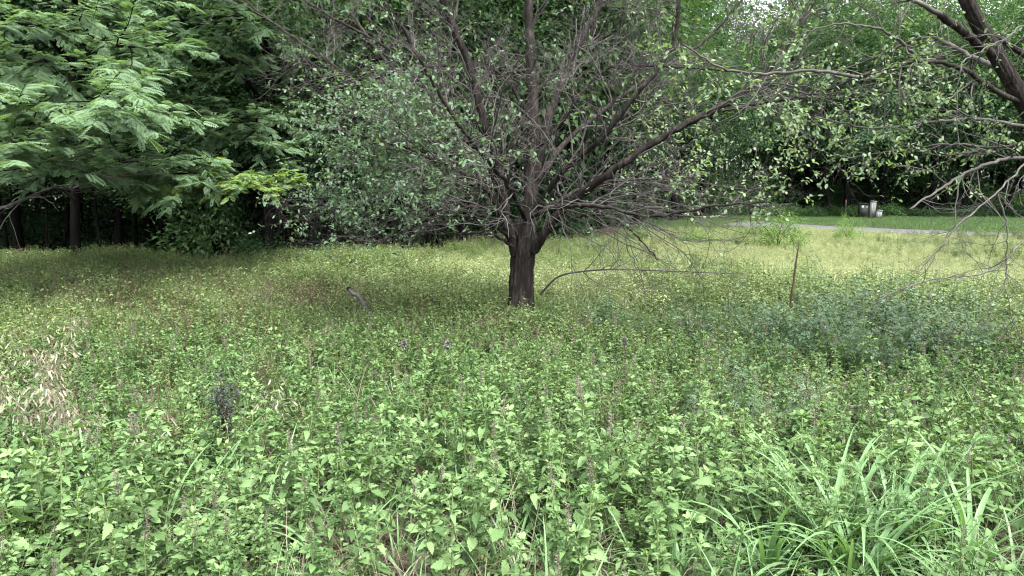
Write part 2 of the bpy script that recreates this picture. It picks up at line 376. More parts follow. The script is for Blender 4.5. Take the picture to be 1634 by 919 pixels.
shrub(420, 16.0, SH[0], (.75, .6, .62), 'green bush rising from the meadow edge under the left trees')
shrub(345, 17.2, SH[1], (1.3, .9, 1.65), 'dark rounded understorey bush hanging under the bright yellow green branch')
shrub(1240, 21, SHF, (1.1, .9, 1.05), 'large feathery pale green weed mound beside the end of the road')
shrub(1352, 24, SHF, (.5, .5, .8), 'small feathery yellow green weed in front of the road')
shrub(1115, 22, SHF, (.9, .8, .55), 'wide pale weed mound behind the hanging dead twigs')

# ------------------------------------------------------------------ pinnate-leaved trees on the left
rng = np.random.default_rng(107)
def pinnate(pairs=7):
    v, f = [], []
    lv = T_OVAL[0][:6].copy(); lf = [[0, 3, 2, 1], [0, 5, 4, 3]]; lv[:, 1] *= .85
    def put(x, ang, s, z):
        c, q = math.cos(ang), math.sin(ang); n = len(v)
        for p in lv:
            v.append([x+s*(p[0]*c-p[1]*q), s*(p[0]*q+p[1]*c), z+s*p[2]*1.2-.10*s*p[0]])
        f.extend([[a+n for a in t] for t in lf])
    for i in range(pairs):
        x = .16+.76*i/(pairs-1); s = .30*(1-.35*abs(i/(pairs-1)-.4)); z = -.16*x*x
        put(x, 1.15, s, z); put(x, -1.15, s, z)
    put(.95, 0, .24, -.16*.9)
    return np.array(v), f
T_PIN = pinnate()
def locust(name, label, base, top, r0, limbs, nb, leaf):
    """limbs: list of (points, start radius, tint, branchlets)"""
    t = thing(name, label, 'tree', (float(base[0]), float(base[1]), 0), 0); o = np.array([base[0], base[1], 0.])
    b = MB(); P = spline([np.array([base[0], base[1], -.1]), (np.array(base)+np.array(top))/2+np.array([.12, 0, -.3]), top], 18)-o
    b.tubes(P, np.linspace(r0*1.15, r0*.45, 18), 12); b.build('trunk', M_wbark, t)
    allP = []
    for pts, r, tint, n in limbs:
        p = spline(pts, 20)-o; lim = MB(); R = np.linspace(r, .012, 20); lim.tubes(p, R, 7)
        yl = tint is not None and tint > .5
        B, BR = grow(p[None], R[None], n, (.45, 1.2) if yl else (.8, 1.9), (.4, 1.2), .02, .12, 8, tmin=.22 if yl else .25, rs=.5, rmax=.014, bias=(0, 0, .12), flat=.35)
        B2, BR2 = grow(B, BR, 3, (.2, .5) if yl else (.4, 1.0), (.4, .9), .03, .12, 6, tmin=.25, rs=.6, flat=.3)
        lim.tubes(B, BR, 4); lim.tubes(B2, BR2, 3)
        lo = lim.build('limb', M_wbark if tint is not None else M_dead, t)
        if tint is None: continue
        fol = MB()
        for Q, kk in ((B, nb+12*yl), (B2, nb*2//3+8*yl)):
            N, K, _ = Q.shape; idx = np.repeat(np.arange(N), kk); M = len(idx)
            s = U(.2, 1, M)*(K-1)*.999; i = s.astype(int); fr = (s-i)[:, None]
            pos = Q[idx, i]*(1-fr)+Q[idx, i+1]*fr; tan = nrm(Q[idx, i+1]-Q[idx, i])
            side = nrm(np.cross(tan, np.array([0, 0, 1.])))*np.where(U(0, 1, M) < .5, 1, -1)[:, None]
            dr = nrm(tan*U(.3, 1, M)[:, None] + side*U(.3, 1, M)[:, None] + np.c_[np.zeros(M), np.zeros(M), U(-.32, .08, M)])
            up = nrm(np.array([0, -.25, 1.]) + rng.normal(size=(M, 3))*.3)
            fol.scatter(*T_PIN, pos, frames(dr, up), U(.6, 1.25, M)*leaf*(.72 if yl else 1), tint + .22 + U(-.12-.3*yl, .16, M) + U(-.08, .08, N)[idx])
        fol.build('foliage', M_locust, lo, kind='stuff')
    return t
A = at(118, 395, 15.5); A[2] = 0
def a_(*p): return [at(*q) for q in p]
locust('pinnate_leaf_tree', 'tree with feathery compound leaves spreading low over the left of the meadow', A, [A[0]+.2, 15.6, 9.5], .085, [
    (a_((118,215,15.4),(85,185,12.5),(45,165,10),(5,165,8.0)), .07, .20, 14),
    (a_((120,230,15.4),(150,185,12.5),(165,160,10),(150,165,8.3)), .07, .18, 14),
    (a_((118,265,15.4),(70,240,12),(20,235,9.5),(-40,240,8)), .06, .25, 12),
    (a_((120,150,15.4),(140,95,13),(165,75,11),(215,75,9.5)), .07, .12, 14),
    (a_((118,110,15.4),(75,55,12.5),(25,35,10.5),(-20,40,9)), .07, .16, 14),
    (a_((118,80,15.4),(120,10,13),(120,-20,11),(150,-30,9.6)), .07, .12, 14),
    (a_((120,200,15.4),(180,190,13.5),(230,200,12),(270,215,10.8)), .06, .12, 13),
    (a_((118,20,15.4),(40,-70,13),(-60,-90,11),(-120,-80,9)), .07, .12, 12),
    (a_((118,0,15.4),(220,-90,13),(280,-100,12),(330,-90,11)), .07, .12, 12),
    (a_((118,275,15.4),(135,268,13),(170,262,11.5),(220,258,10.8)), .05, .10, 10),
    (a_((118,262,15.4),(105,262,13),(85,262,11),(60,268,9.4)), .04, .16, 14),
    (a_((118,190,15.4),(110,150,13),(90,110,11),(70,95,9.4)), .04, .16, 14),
    (a_((120,272,15.4),(220,276,14),(320,278,12.6),(425,298,11.6)), .05, .78, 46),  # high tint: light coming through this bough is put into its leaf colour
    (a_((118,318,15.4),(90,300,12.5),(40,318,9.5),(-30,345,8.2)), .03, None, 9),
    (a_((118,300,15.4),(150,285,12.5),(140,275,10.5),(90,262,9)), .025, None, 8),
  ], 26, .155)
B_ = at(428, 395, 17); B_[2] = 0
locust('pinnate_leaf_tree', 'tree behind with dark feathery leaves and one bright yellow green low branch', B_, [B_[0], 17.2, 9.5], .13, [
    (a_((428,235,16.9),(405,205,15),(360,185,13.5),(300,175,12.5)), .06, .02, 15),
    (a_((428,180,16.9),(385,115,15),(335,85,13.5),(265,90,12.3)), .07, .05, 15),
    (a_((428,292,16.9),(412,284,15.2),(365,280,13.2),(290,284,11.8)), .05, .12, 12),
    (a_((428,130,16.9),(425,70,15),(400,30,13.6),(370,25,12.5)), .06, .08, 15),
    (a_((428,285,16.9),(355,278,15.2),(280,272,14.2),(215,270,13.2)), .05, .22, 13),
    (a_((428,90,16.9),(350,-10,15),(290,-30,14),(240,-20,13)), .06, .05, 14),
    (a_((428,215,16.9),(440,195,15.4),(420,200,14),(385,225,12.8)), .05, .20, 13),
    (a_((428,20,16.9),(440,-60,15),(420,-80,13),(360,-90,12)), .06, .05, 12),
  ], 26, .155)

# ------------------------------------------------------------------ the orchard tree in the middle
rng = np.random.default_rng(108)
TB = at(832, 498, 8.4); TB[2] = 0
tree = thing('orchard_tree', 'low forked dark barked orchard tree with tangled bare twigs in the meadow', 'tree', (float(TB[0]), float(TB[1]), 0))
def furrowed(P, R, sides, amp, seed):
    """trunk tube with vertical ridges as real relief"""
    P = np.asarray(P, float); K = len(P); T = nrm(np.gradient(P, axis=0))
    u = nrm(np.cross(T, np.array([0, 1., 0])[None].repeat(K, 0))); q = np.cross(T, u)
    a = np.arange(sides)/sides*2*np.pi; r = np.random.default_rng(seed)
    ph = np.cumsum(r.normal(size=K)*.25)
    rel = np.zeros((K, sides))
    for fq, am in ((5, .6), (11, .9), (17, .8), (23, .5)):
        rel += am*np.sin(fq*a[None] + ph[:, None]*fq*.12 + r.uniform(0, 6))
    rel += r.normal(size=(K, sides))*.5
    rad = R[:, None]*(1+amp*rel)
    v = P[:, None] + (u[:, None]*np.cos(a)[None, :, None] + q[:, None]*np.sin(a)[None, :, None])*rad[:, :, None]
    i = np.arange(K-1)[:, None]*sides; j = np.arange(sides)[None]; j2 = (j+1) % sides
    return v.reshape(-1, 3), np.stack([i+j, i+j2, i+sides+j2, i+sides+j], -1).reshape(-1, 4)
o3 = np.array([TB[0], TB[1], 0])
tb = MB()
tp = spline([at(830,690,8.4), at(832,500,8.4), at(833,440,8.4), at(836,395,8.4), at(838,345,8.42)], 40)-o3
tp[0, 2] = -.1
tb.add(*furrowed(tp, np.interp(np.linspace(0, 1, 40), [0,.25,.55,.75,.9,1], [.25,.140,.124,.132,.12,.09]), 64, .07, 5))
tb.build('trunk', M_bark, tree)
LIMBS = [  # photo points with distance, start and end radius, side shoots, droop
    ('leader', [(840,395,8.4),(846,300,8.45),(850,200,8.5),(848,100,8.6),(843,0,8.7),(838,-130,8.9)], .135, .05, 16, .0),
    ('left',   [(822,405,8.35),(806,340,8.2),(793,270,8.05),(772,190,7.9),(748,105,7.8),(722,40,7.7),(700,-20,7.6),(680,-110,7.5)], .085, .035, 18, .02),
    ('upright',[(852,285,8.45),(868,215,8.7),(888,150,9.0),(925,70,9.3),(960,0,9.5),(985,-80,9.7)], .09, .04, 14, .0),
    ('slim',   [(862,330,8.35),(890,283,8.1),(925,250,7.9),(968,212,7.7),(1012,155,7.6),(1050,110,7.6),(1076,62,7.6),(1083,0,7.6),(1085,-80,7.6)], .055, .022, 16, .0),
    ('stout',  [(852,400,8.3),(880,357,8.1),(918,318,7.9),(985,268,7.6),(1055,220,7.5),(1128,180,7.4),(1205,132,7.5),(1262,62,7.6),(1300,0,7.7)], .085, .025, 18, .02),
    ('arm',    [(1090,201,7.45),(1140,180,7.3),(1200,168,7.1),(1260,158,6.9),(1310,148,6.7),(1385,115,6.5)], .028, .010, 9, .05),
    ('low left',[(815,385,8.3),(800,345,8.0),(775,300,7.8),(728,270,7.6),(690,255,7.5),(640,232,7.4),(560,215,7.3)], .06, .015, 18, .08),
    ('far left',[(792,270,8.05),(760,235,8.3),(700,200,8.6),(640,170,8.8),(575,135,9.0),(520,95,9.2),(455,50,9.4),(390,0,9.6)], .045, .015, 18, .02),
    ('back left',[(835,330,8.5),(800,290,9.2),(740,230,9.8),(680,160,10.2),(610,90,10.6),(560,20,10.8)], .06, .02, 16, .0),
    ('back right',[(848,300,8.5),(900,230,9.2),(970,170,9.8),(1040,120,10.3),(1130,60,10.6),(1200,-20,10.8)], .06, .02, 16, .0),
    ('low back',[(845,350,8.5),(930,300,9.2),(1010,285,9.6),(1100,290,9.9),(1200,305,10.1)], .045, .012, 18, .1),
    ('front',  [(838,350,8.3),(820,310,7.6),(790,270,7.0),(740,210,6.6),(690,130,6.4),(640,40,6.2)], .045, .015, 15, .03),
    ('front right',[(850,345,8.3),(900,330,7.6),(960,330,7.1),(1040,345,6.8),(1130,330,6.6),(1230,322,6.5)], .04, .010, 18, .10),
    ('low right',[(872,372,8.2),(930,345,7.9),(980,350,7.7),(1020,380,7.5),(1050,415,7.4)], .03, .008, 16, .12),
    ('low left three',[(822,395,8.3),(780,372,8.1),(720,372,7.9),(650,352,7.8),(570,340,7.7),(500,322,7.6)], .03, .008, 20, .04),
    ('top left',[(790,240,8.0),(740,165,8.2),(670,110,8.4),(590,60,8.5),(500,10,8.6),(430,-40,8.7)], .04, .012, 20, .0),
    ('low left two',[(820,380,8.25),(770,350,7.9),(700,345,7.6),(640,370,7.4),(590,395,7.3)], .035, .008, 18, .10),
    ('mid right',[(850,245,8.5),(900,190,8.3),(960,115,8.2),(1040,105,8.1),(1120,110,8.0),(1230,118,7.9)], .035, .010, 15, .02),
    ('mid left',[(845,190,8.5),(800,118,8.3),(720,105,8.2),(640,112,8.1),(560,140,8.0)], .035, .010, 15, .02),
]
apple_leaf = MB()
def clear(P, R):
    """shed shoots that would hang down round the trunk, thin those low on the right"""
    zl = P[:, :, 2].min(1); xm = P[:, -1, 0]; u = U(0, 1, len(P))
    bad = (zl < 1.28) & ((xm > -1.1) & (xm < .35)) | (zl < 1.05) & (xm <= -1.1) | (zl < .6) & (xm >= .35) | (zl < 1.3) & (xm >= .35) & (u < .35)
    return P[~bad], R[~bad]
def leaf_density(p):
    """leafy boughs low on the left and on the right ends, thin elsewhere"""
    x, z = p[:, 0], p[:, 2]
    l = np.exp(-((x+1.35)/.85)**2 - ((z-2.15)/.6)**2)
    r = np.exp(-((x-2.6)/1.0)**2 - ((z-2.15)/.5)**2)
    return np.clip((1.5*l + 0.6*r + .05)*(.18+1.25*(np.sin(x*7.1+z*3.3)*np.sin(z*6.3-x*2.7+p[:, 1]*5) > -.15)), 0, 1)
for nm, pts, r0, r1, n, droop in LIMBS:
    p = spline([at(*q) for q in pts], 8*len(pts))-o3; K = len(p)
    p[2:-1] += rng.normal(size=(K-3, 3))*.006
    R = np.linspace(0, 1, K); r0 *= .66 if nm != 'leader' else .72; r1 *= .8; R = r0 + (r1-r0)*R**.7
    b = MB()
    if r0 > .042: b.add(*furrowed(p, R, 22, .05, int(r0*1000)))
    else: b.tubes(p, R, 9)
    lo = b.build('limb', M_bark, tree)
    tw = MB()
    P1, R1 = grow(p[None], R[None], int(n*1.15), (.5, 1.7), (.4, 1.1), droop*.35-.01, .2, 12, tmin=.16, rs=.4, rmax=.011)
    P1, R1 = clear(P1, R1)
    P2, R2 = grow(P1, R1, 7, (.25, .8), (.35, 1.0), .01+droop*.4, .22, 8, rs=.6, rmax=.0052, tip=.4)
    P2, R2 = clear(P2, R2)
    P3, R3 = grow(P2, R2, 4 if nm not in ('low left', 'low left two', 'low left three', 'low right', 'front right') else 6, (.12, .45), (.4, 1.1), .015, .24, 6, rs=.7, rmax=.0034, tip=.5)
    tw.tubes(P1, R1, 5); tw.tubes(P2, R2, 4, cap=False); tw.tubes(P3, R3, 3, cap=False)
    tw.build('twigs', M_twig, lo, kind='stuff')
    for Q, kk in ((P2, 7), (P3, 5)):
        N, Kq, _ = Q.shape; idx = np.repeat(np.arange(N), kk); M = len(idx)
        s = U(.25, 1, M)*(Kq-1)*.999; i = s.astype(int); fr = (s-i)[:, None]
        pos = Q[idx, i]*(1-fr)+Q[idx, i+1]*fr
        # whole twigs are leafy or bare
        kp = U(0, 1, N)[idx] < leaf_density(Q[:, -1] + o3*np.array([1, 0, 0]))[idx]
        pos = pos[kp]; M = len(pos); tn = nrm(Q[idx, i+1]-Q[idx, i])[kp]
        dr = nrm(tn*.6 + rng.normal(size=(M, 3))*.7 + np.array([0, 0, -.15])); up = nrm(np.array([0, -.2, 1.])+rng.normal(size=(M, 3))*.45)
        yel = np.where(pos[:, 0] > 1.2, .45, .08)
        apple_leaf.scatter(*T_OVAL, pos, frames(dr, up), np.c_[U(.028, .054, M), U(.034, .062, M), np.full(M, .04)], yel + U(-.15, .3, M))
apple_leaf.build('foliage', M_apple, tree, kind='stuff')
# hanging tangle of fine dead twigs around the fork and under the right boughs
tg = MB()
ends = [((900,340,8.0),(1000,400,7.6),(1060,430,7.4)),((905,335,7.9),(960,360,7.7),(1085,440,7.5)),((910,330,8.1),(1010,350,8.0),(1120,375,7.9)),
        ((800,350,8.1),(720,330,7.8),(600,325,7.6)),((805,360,8.1),(740,360,7.7),(640,375,7.5)),((830,345,8.1),(780,330,7.6),(690,300,7.3)),
        ((930,310,7.9),(1040,300,7.6),(1210,335,7.4)),((950,300,7.8),(1080,325,7.4),(1250,320,7.2)),((890,340,8.0),(905,400,7.8),(912,455,7.75)),
        ((900,320,7.9),(990,345,7.5),(1070,400,7.3)),((920,318,7.8),(1060,340,7.3),(1190,380,7.1)),((880,345,8.0),(960,400,7.7),(1010,450,7.5)),((940,312,7.8),(1100,345,7.6),(1240,345,7.5)),((905,330,8.0),(950,400,8.0),(970,450,7.9)),
        ((740,280,7.7),(640,300,7.4),(510,330,7.3)),((1000,390,7.6),(1015,440,7.55),(1028,495,7.5))]
P1 = np.stack([spline([at(*q) for q in e], 14) for e in ends])-o3; P1[:, 1:] += np.cumsum(rng.normal(size=(len(ends), 13, 3)), 1)*.012; R1 = np.linspace(.007, .003, 14)[None].repeat(len(ends), 0)
P2, R2 = grow(P1, R1, 9, (.25, .7), (.35, 1.1), .02, .2, 9, rs=.6, rmax=.005); P2, R2 = clear(P2, R2); P3, R3 = grow(P2, R2, 4, (.1, .4), (.4, 1.1), .04, .2, 5, rs=.7, rmax=.004)
tg.tubes(P1, R1, 5); tg.tubes(P2, R2, 4, cap=False); tg.tubes(P3, R3, 3, cap=False)
tg.build('dead_twigs', M_dead, tree, kind='stuff')
# dead bough lying across at the right of the trunk
db = MB(); p = spline([at(*q) for q in ((862,470,8.5),(890,442,8.3),(930,433,8.1),(980,430,7.9),(1060,432,7.7),(1130,435,7.6),(1195,437,7.5))], 40)-o3
R = np.linspace(.013, .004, 40)
P2, R2 = grow(p[None], R[None], 18, (.15, .6), (.5, 1.2), .02, .18, 7, tmin=.3, rs=.6, rmax=.006); P3, R3 = grow(P2, R2, 3, (.08, .25), (.4, 1), .02, .2, 4, rs=.7)
db.tubes(p, R, 7); db.tubes(P2, R2, 4); db.tubes(P3, R3, 3, cap=False)
db.build('dead_bough', M_dead, tree)

# ------------------------------------------------------------------ leaning tree at the right edge
rng = np.random.default_rng(109)
RB = at(1790, 690, 5.5); RB[2] = 0; o4 = np.array([RB[0], RB[1], 0])
rt = thing('leaning_tree', 'leaning brown barked tree at the right edge with bent boughs and sparse leaves', 'tree', (float(RB[0]), float(RB[1]), 0))
p = spline([np.array([RB[0], RB[1], -.1])]+[at(*q) for q in ((1772,520,5.5),(1745,400,5.5),(1700,280,5.5),(1645,185,5.5),(1600,105,5.45),(1562,40,5.4),(1535,-15,5.35),(1500,-90,5.3),(1480,-170,5.2))], 50)-o4
b = MB(); b.add(*furrowed(p, np.interp(np.linspace(0, 1, 50), [0,.1,.6,1], [.09,.066,.052,.036]), 40, .035, 9)); b.build('trunk', M_barkr, rt)
RL = [([(1632,165,5.48),(1580,140,5.35),(1545,115,5.2),(1505,100,5.1),(1462,98,5.0),(1415,108,4.9),(1370,123,4.8)], .022, .012, 8, M_barkr),
      ([(1370,123,4.8),(1300,112,4.7),(1220,118,4.6),(1150,108,4.55),(1090,70,4.5)], .014, .006, 9, M_twig),
      ([(1585,85,5.42),(1558,68,5.3),(1530,45,5.2),(1500,24,5.1)], .034, .03, 2, M_barkr),
      ([(1572,50,5.42),(1600,65,5.5),(1634,88,5.6),(1700,130,5.7)], .025, .02, 5, M_barkr),
      ([(1690,125,5.7),(1680,70,5.3),(1634,42,5.0),(1610,58,4.9),(1568,80,4.85),(1535,103,4.8),(1527,160,4.8),(1531,235,4.8)], .011, .004, 7, M_dead),
      ([(1665,215,5.5),(1640,255,5.2),(1590,308,5.0),(1530,358,4.8),(1495,400,4.7),(1470,430,4.65)], .012, .004, 9, M_dead),
      ([(1690,262,5.5),(1620,252,5.2),(1560,268,5.0),(1505,298,4.85),(1452,334,4.7)], .018, .007, 9, M_twig),
      ([(1724,345,5.5),(1634,385,5.1),(1602,418,5.0),(1562,438,4.9),(1490,446,4.8),(1435,462,4.7),(1400,480,4.65)], .010, .004, 14, M_dead),
      ([(1592,308,5.0),(1606,360,5.0),(1606,420,5.0),(1610,490,4.95),(1640,570,4.9)], .009, .004, 10, M_dead),
      ([(1470,98,5.0),(1440,70,4.9),(1400,45,4.9),(1340,38,4.8),(1280,52,4.7)], .014, .005, 9, M_twig),
      ([(1505,24,5.1),(1440,-5,5.0),(1380,-15,4.9),(1300,-10,4.8)], .02, .006, 10, M_twig),
      ([(1655,205,5.5),(1560,190,5.2),(1480,195,5.0),(1390,205,4.9),(1300,185,4.8)], .016, .005, 12, M_twig),
      ([(1668,220,5.6),(1590,235,5.9),(1520,230,6.2),(1430,240,6.5),(1340,255,6.7)], .018, .005, 13, M_twig),
      ([(1600,110,5.5),(1550,90,6.0),(1480,60,6.5),(1400,90,6.9),(1320,120,7.2)], .025, .006, 14, M_twig)]
rleaf = MB()
for pts, r0, r1, n, mt in RL:
    p = spline([at(*q) for q in pts], 7*len(pts))-o4; R = np.linspace(r0, r1, len(p))*(.7 if mt is M_dead else .85)
    p[1:-1] += rng.normal(size=(len(p)-2, 3))*.0035
    b = MB(); b.tubes(p, R, 9 if r0 > .02 else 6); lo = b.build('limb', mt, rt)
    P1, R1 = grow(p[None], R[None], int(n*1.4), (.2, .75), (.5, 1.2), .03, .22, 8, tmin=.2, rs=.5, rmax=.006)
    P2, R2 = grow(P1, R1, 4, (.1, .4), (.4, 1.1), .03, .2, 6, rs=.65, rmax=.004)
    tw = MB(); tw.tubes(P1, R1, 4); tw.tubes(P2, R2, 3, cap=False); tw.build('twigs', mt if mt is M_dead else M_twig, lo, kind='stuff')
    if mt is M_dead and r0 < .02: continue
    for Q, kk in ((P1, 8), (P2, 7)):
        N, Kq, _ = Q.shape; idx = np.repeat(np.arange(N), kk); M = len(idx)
        s = U(.3, 1, M)*(Kq-1)*.999; i = s.astype(int); fr = (s-i)[:, None]
        pos = Q[idx, i]*(1-fr)+Q[idx, i+1]*fr; kp = (U(0, 1, N)[idx] < (.2 if mt is M_dead else .75)) & (pos[:, 2] > 1.7)
        pos = pos[kp]; M = len(pos); tn = nrm(Q[idx, i+1]-Q[idx, i])[kp]
        dr = nrm(tn*.7+rng.normal(size=(M, 3))*.6+np.array([0, 0, -.1])); up = nrm(np.array([0, 0, 1.])+rng.normal(size=(M, 3))*.4)
        rleaf.scatter(*T_OVAL, pos, frames(dr, up), np.c_[U(.02, .04, M), U(.026, .05, M), np.full(M, .03)], .35+U(-.2, .35, M))
rleaf.build('foliage', M_apple, rt, kind='stuff')

# ------------------------------------------------------------------ meadow plants
rng = np.random.default_rng(110)
leafv = [toothed_leaf(1, .58, 7, .22, .25), toothed_leaf(1, .50, 7, .45, .3), toothed_leaf(1, .64, 6, .10, .12), toothed_leaf(1, .52, 6, .6, .25)]
LEAF_ME = []
for i, (v, f) in enumerate(leafv):
    for tn in (.12, .3, .5):
        b = MB(); b.add(v, f, tn); LEAF_ME.append(b.mesh('leaf', M_weed))
b = MB(); b.add(*leafv[1], .45); YELLOW = b.mesh('leaf', M_yellow)
def weed_plan(seed, h, nodes, lmax, spike):
    """opposite-leaved weed: stem path, list of big leaves (matrix), small axil and tip leaves"""
    r = np.random.default_rng(seed)
    lean = r.normal(size=2)*.10
    st = spline([[0,0,-.03],[lean[0]*.3*h, lean[1]*.3*h, h*.45],[lean[0]*h, lean[1]*h, h]], 12)
    big, small = [], MB(); a0 = r.uniform(0, 6.28)
    for i in range(nodes):
        t = .30+.69*(i/(nodes-1))**.8; p = st[min(int(t*11), 11)].copy(); p[2] = -.03+(h+.03)*t
        L = lmax*(math.sin(math.pi*min(1, .30+.72*t*.86)))*r.uniform(.75, 1.15); L = max(L, .016)
        for s in (0, 1):
            a = a0+i*1.57+s*math.pi+r.normal()*.2; el = .15-.5*(1-t)+r.normal()*.22 + (.35 if t > .9 else 0)
            d = np.array([math.cos(a)*math.cos(el), math.sin(a)*math.cos(el), math.sin(el)])
            up = nrm(np.array([0, -.1, 1.])+r.normal(size=3)*.25)
            M_ = frames(d[None], up[None])[0]; pet = .012+.012*(1-t)
            if L > .035: big.append((int(r.integers(12)), p+d*pet, M_, L))
            else: small.scatter(*leafv[int(r.integers(3))], (p+d*pet*.5)[None], M_[None], np.array([L]), r.uniform(.3, .6))
            # axil tufts
            for q in range(5):
                a2 = a+r.normal()*.8; el2 = r.uniform(-.3, .8); L2 = r.uniform(.016, .042)
                d2 = np.array([math.cos(a2)*math.cos(el2), math.sin(a2)*math.cos(el2), math.sin(el2)])
                small.scatter(*T_OVAL, (p+d2*.012)[None], frames(d2[None], nrm(np.array([0,0,1.])+r.normal(size=3)*.4)[None]), np.array([[L2, L2*1.1, L2]]), r.uniform(.2, .6))
    for q in range(7):
        a2 = r.uniform(0, 6.28); el2 = r.uniform(.1, 1.1); L2 = r.uniform(.02, .035)
        d2 = np.array([math.cos(a2)*math.cos(el2), math.sin(a2)*math.cos(el2), math.sin(el2)])
        small.scatter(*T_OVAL, st[-1][None], frames(d2[None], nrm(np.array([0,0,1.])+r.normal(size=3)*.3)[None]), np.array([[L2, L2*.9, L2]]), r.uniform(.4, .7))
    stem = MB(); stem.tubes(st, np.linspace(.0045, .0022, 12), 5, .2)
    for (k, p, M_, L) in big:
        stem.tubes(np.stack([p-M_[:, 0]*.025, p+M_[:, 0]*L*.05]), np.array([.0015, .0012]), 3, .3, cap=False)
    sp = None
    if spike:
        sp = MB(); ln = r.uniform(.07, .12); n = 130; z = r.uniform(0, 1, n); a = r.uniform(0, 6.28, n); rad = (.011-.006*z)*(.7+.3*np.sin(z*40))
        P = st[-1] + np.c_[np.cos(a)*rad, np.sin(a)*rad, z*ln]; d = nrm(np.c_[np.cos(a), np.sin(a), r.uniform(-.2, 1, n)])
        sp.scatter(*T_OVAL, P, frames(d, nrm(r.normal(size=(n, 3)))), r.uniform(.005, .010, n), r.uniform(-.1, .5, n))
        sp.tubes(np.stack([st[-1], st[-1]+np.array([0, 0, ln])]), np.array([.002, .001]), 4, .1)
    return stem, big, small, sp
PLANS = []
for i in range(14):
    stem, big, small, sp = weed_plan(100+i, (.46,.40,.52,.36,.44,.50,.42,.48,.30,.55,.22,.18,.34,.58)[i], (7,6,8,6,7,7,6,8,5,8,4,4,5,7)[i], (.088,.098,.08,.092,.10,.088,.070,.092,.08,.095,.115,.125,.12,.072)[i], i in (2, 5, 9))
    joined = MB()
    for k, p, M_, L in big: joined.scatter(*leafv[k//3], p[None], M_[None], np.array([L]), (.12, .3, .5)[k % 3])
    # the whole plant as one mesh, for the many behind
    whole = MB()
    for src, mi in ((stem, 0), (joined, 1), (small, 1)) + (((sp, 2),) if sp else ()):
        n0 = whole.n
        for v, t in zip(src.v, src.t): whole.v.append(v); whole.t.append(t)
        for f, _ in src.f: whole.f.append((f+n0, mi))
        whole.n += src.n
    PLANS.append(dict(stem=stem.mesh('stem', M_stem), big=big, small=small.mesh('small_leaves', M_weed), joined=joined.mesh('leaves', M_weed),
                      sp=sp.mesh('seed_spike', M_spike) if sp else None, whole=whole.mesh('weed', [M_stem, M_weed, M_spike])))
def weed_thing(pi, x, y, s, rz, full, label, group):
    pl = PLANS[pi]; t = thing('leafy_weed', label, 'weed', (x, y, 0), rz, group); t.scale = (s, s, s)
    t.rotation_euler = (U(-.1, .1), U(-.1, .1), rz)
    link('stem', pl['stem'], t); link('small_leaves', pl['small'], t, 'stuff')
    if pl['sp']: link('seed_spike', pl['sp'], t)
    if full:
        for k, p, M_, L in pl['big']:
            o = link('leaf', YELLOW if U(0, 1) < .008 else LEAF_ME[k], t); m = Matrix(M_.tolist()).to_4x4(); m.translation = Vector(p)
            o.matrix_local = m @ Matrix.Diagonal((L, L, L, 1))
    else: link('leaves', pl['joined'], t, 'stuff')

# generic small plants used by the many
def bush_herb(seed, mat, h, stems, per, L, W, spread=.12, up_bias=.2, seeds=0, cut=False, stem_mat=None):
    r = np.random.default_rng(seed); b = MB()
    for i in range(stems):
        a = r.uniform(0, 6.28); sp = spread*r.uniform(.2, 1); hh = h*r.uniform(.65, 1.1)
        st = spline([[0,0,-.02],[math.cos(a)*sp*.5, math.sin(a)*sp*.5, hh*.5],[math.cos(a)*sp, math.sin(a)*sp, hh]], 7)
        b.tubes(st, np.linspace(.003, .0012, 7), 3, .1, 0, cap=False)
        t = r.uniform(.2, 1, per); s = t*5.999; ii = s.astype(int); fr = (s-ii)[:, None]
        P = st[ii]*(1-fr)+st[ii+1]*fr; a2 = r.uniform(0, 6.28, per); el = r.normal(size=per)*.35+up_bias*(t-.4)
        d = np.c_[np.cos(a2)*np.cos(el), np.sin(a2)*np.cos(el), np.sin(el)]; P = P+d*L*.25
        sz = L*r.uniform(.6, 1.2, per)*(1.15-.4*t)
        b.scatter(*(T_RHOMB if not cut else T_CUT), P, frames(d, nrm(np.array([0,0,1.])+r.normal(size=(per,3))*.3)), np.c_[sz, sz*W/.54, sz], r.uniform(-.1, .35, per)+t*.12, 1)
        if seeds:
            z = r.uniform(.75, 1.12, seeds); Ps = st[-1]+(st[-1]-st[-2])*((z-.95)*4)[:, None]+r.normal(size=(seeds, 3))*.012
            b.scatter(*T_RHOMB, Ps, frames(r.normal(size=(seeds, 3)), r.normal(size=(seeds, 3))), r.uniform(.006, .012, seeds), r.uniform(0, .6, seeds), 2)
    return b
cv, cf = [], []
for (x, a, s) in ((.25, 1.0, .4), (.25, -1.0, .4), (.5, .8, .38), (.5, -.8, .38), (.6, 0, .42)):
    c, q = math.cos(a), math.sin(a); n = len(cv)
    for p_ in T_RHOMB[0]: cv.append([x+s*(p_[0]*c-p_[1]*.55*q), s*(p_[0]*q+p_[1]*.55*c), -.15*x*x+s*p_[2]])
    cf += [[i+n for i in t_] for t_ in T_RHOMB[1]]
T_CUT = (np.array(cv), cf)
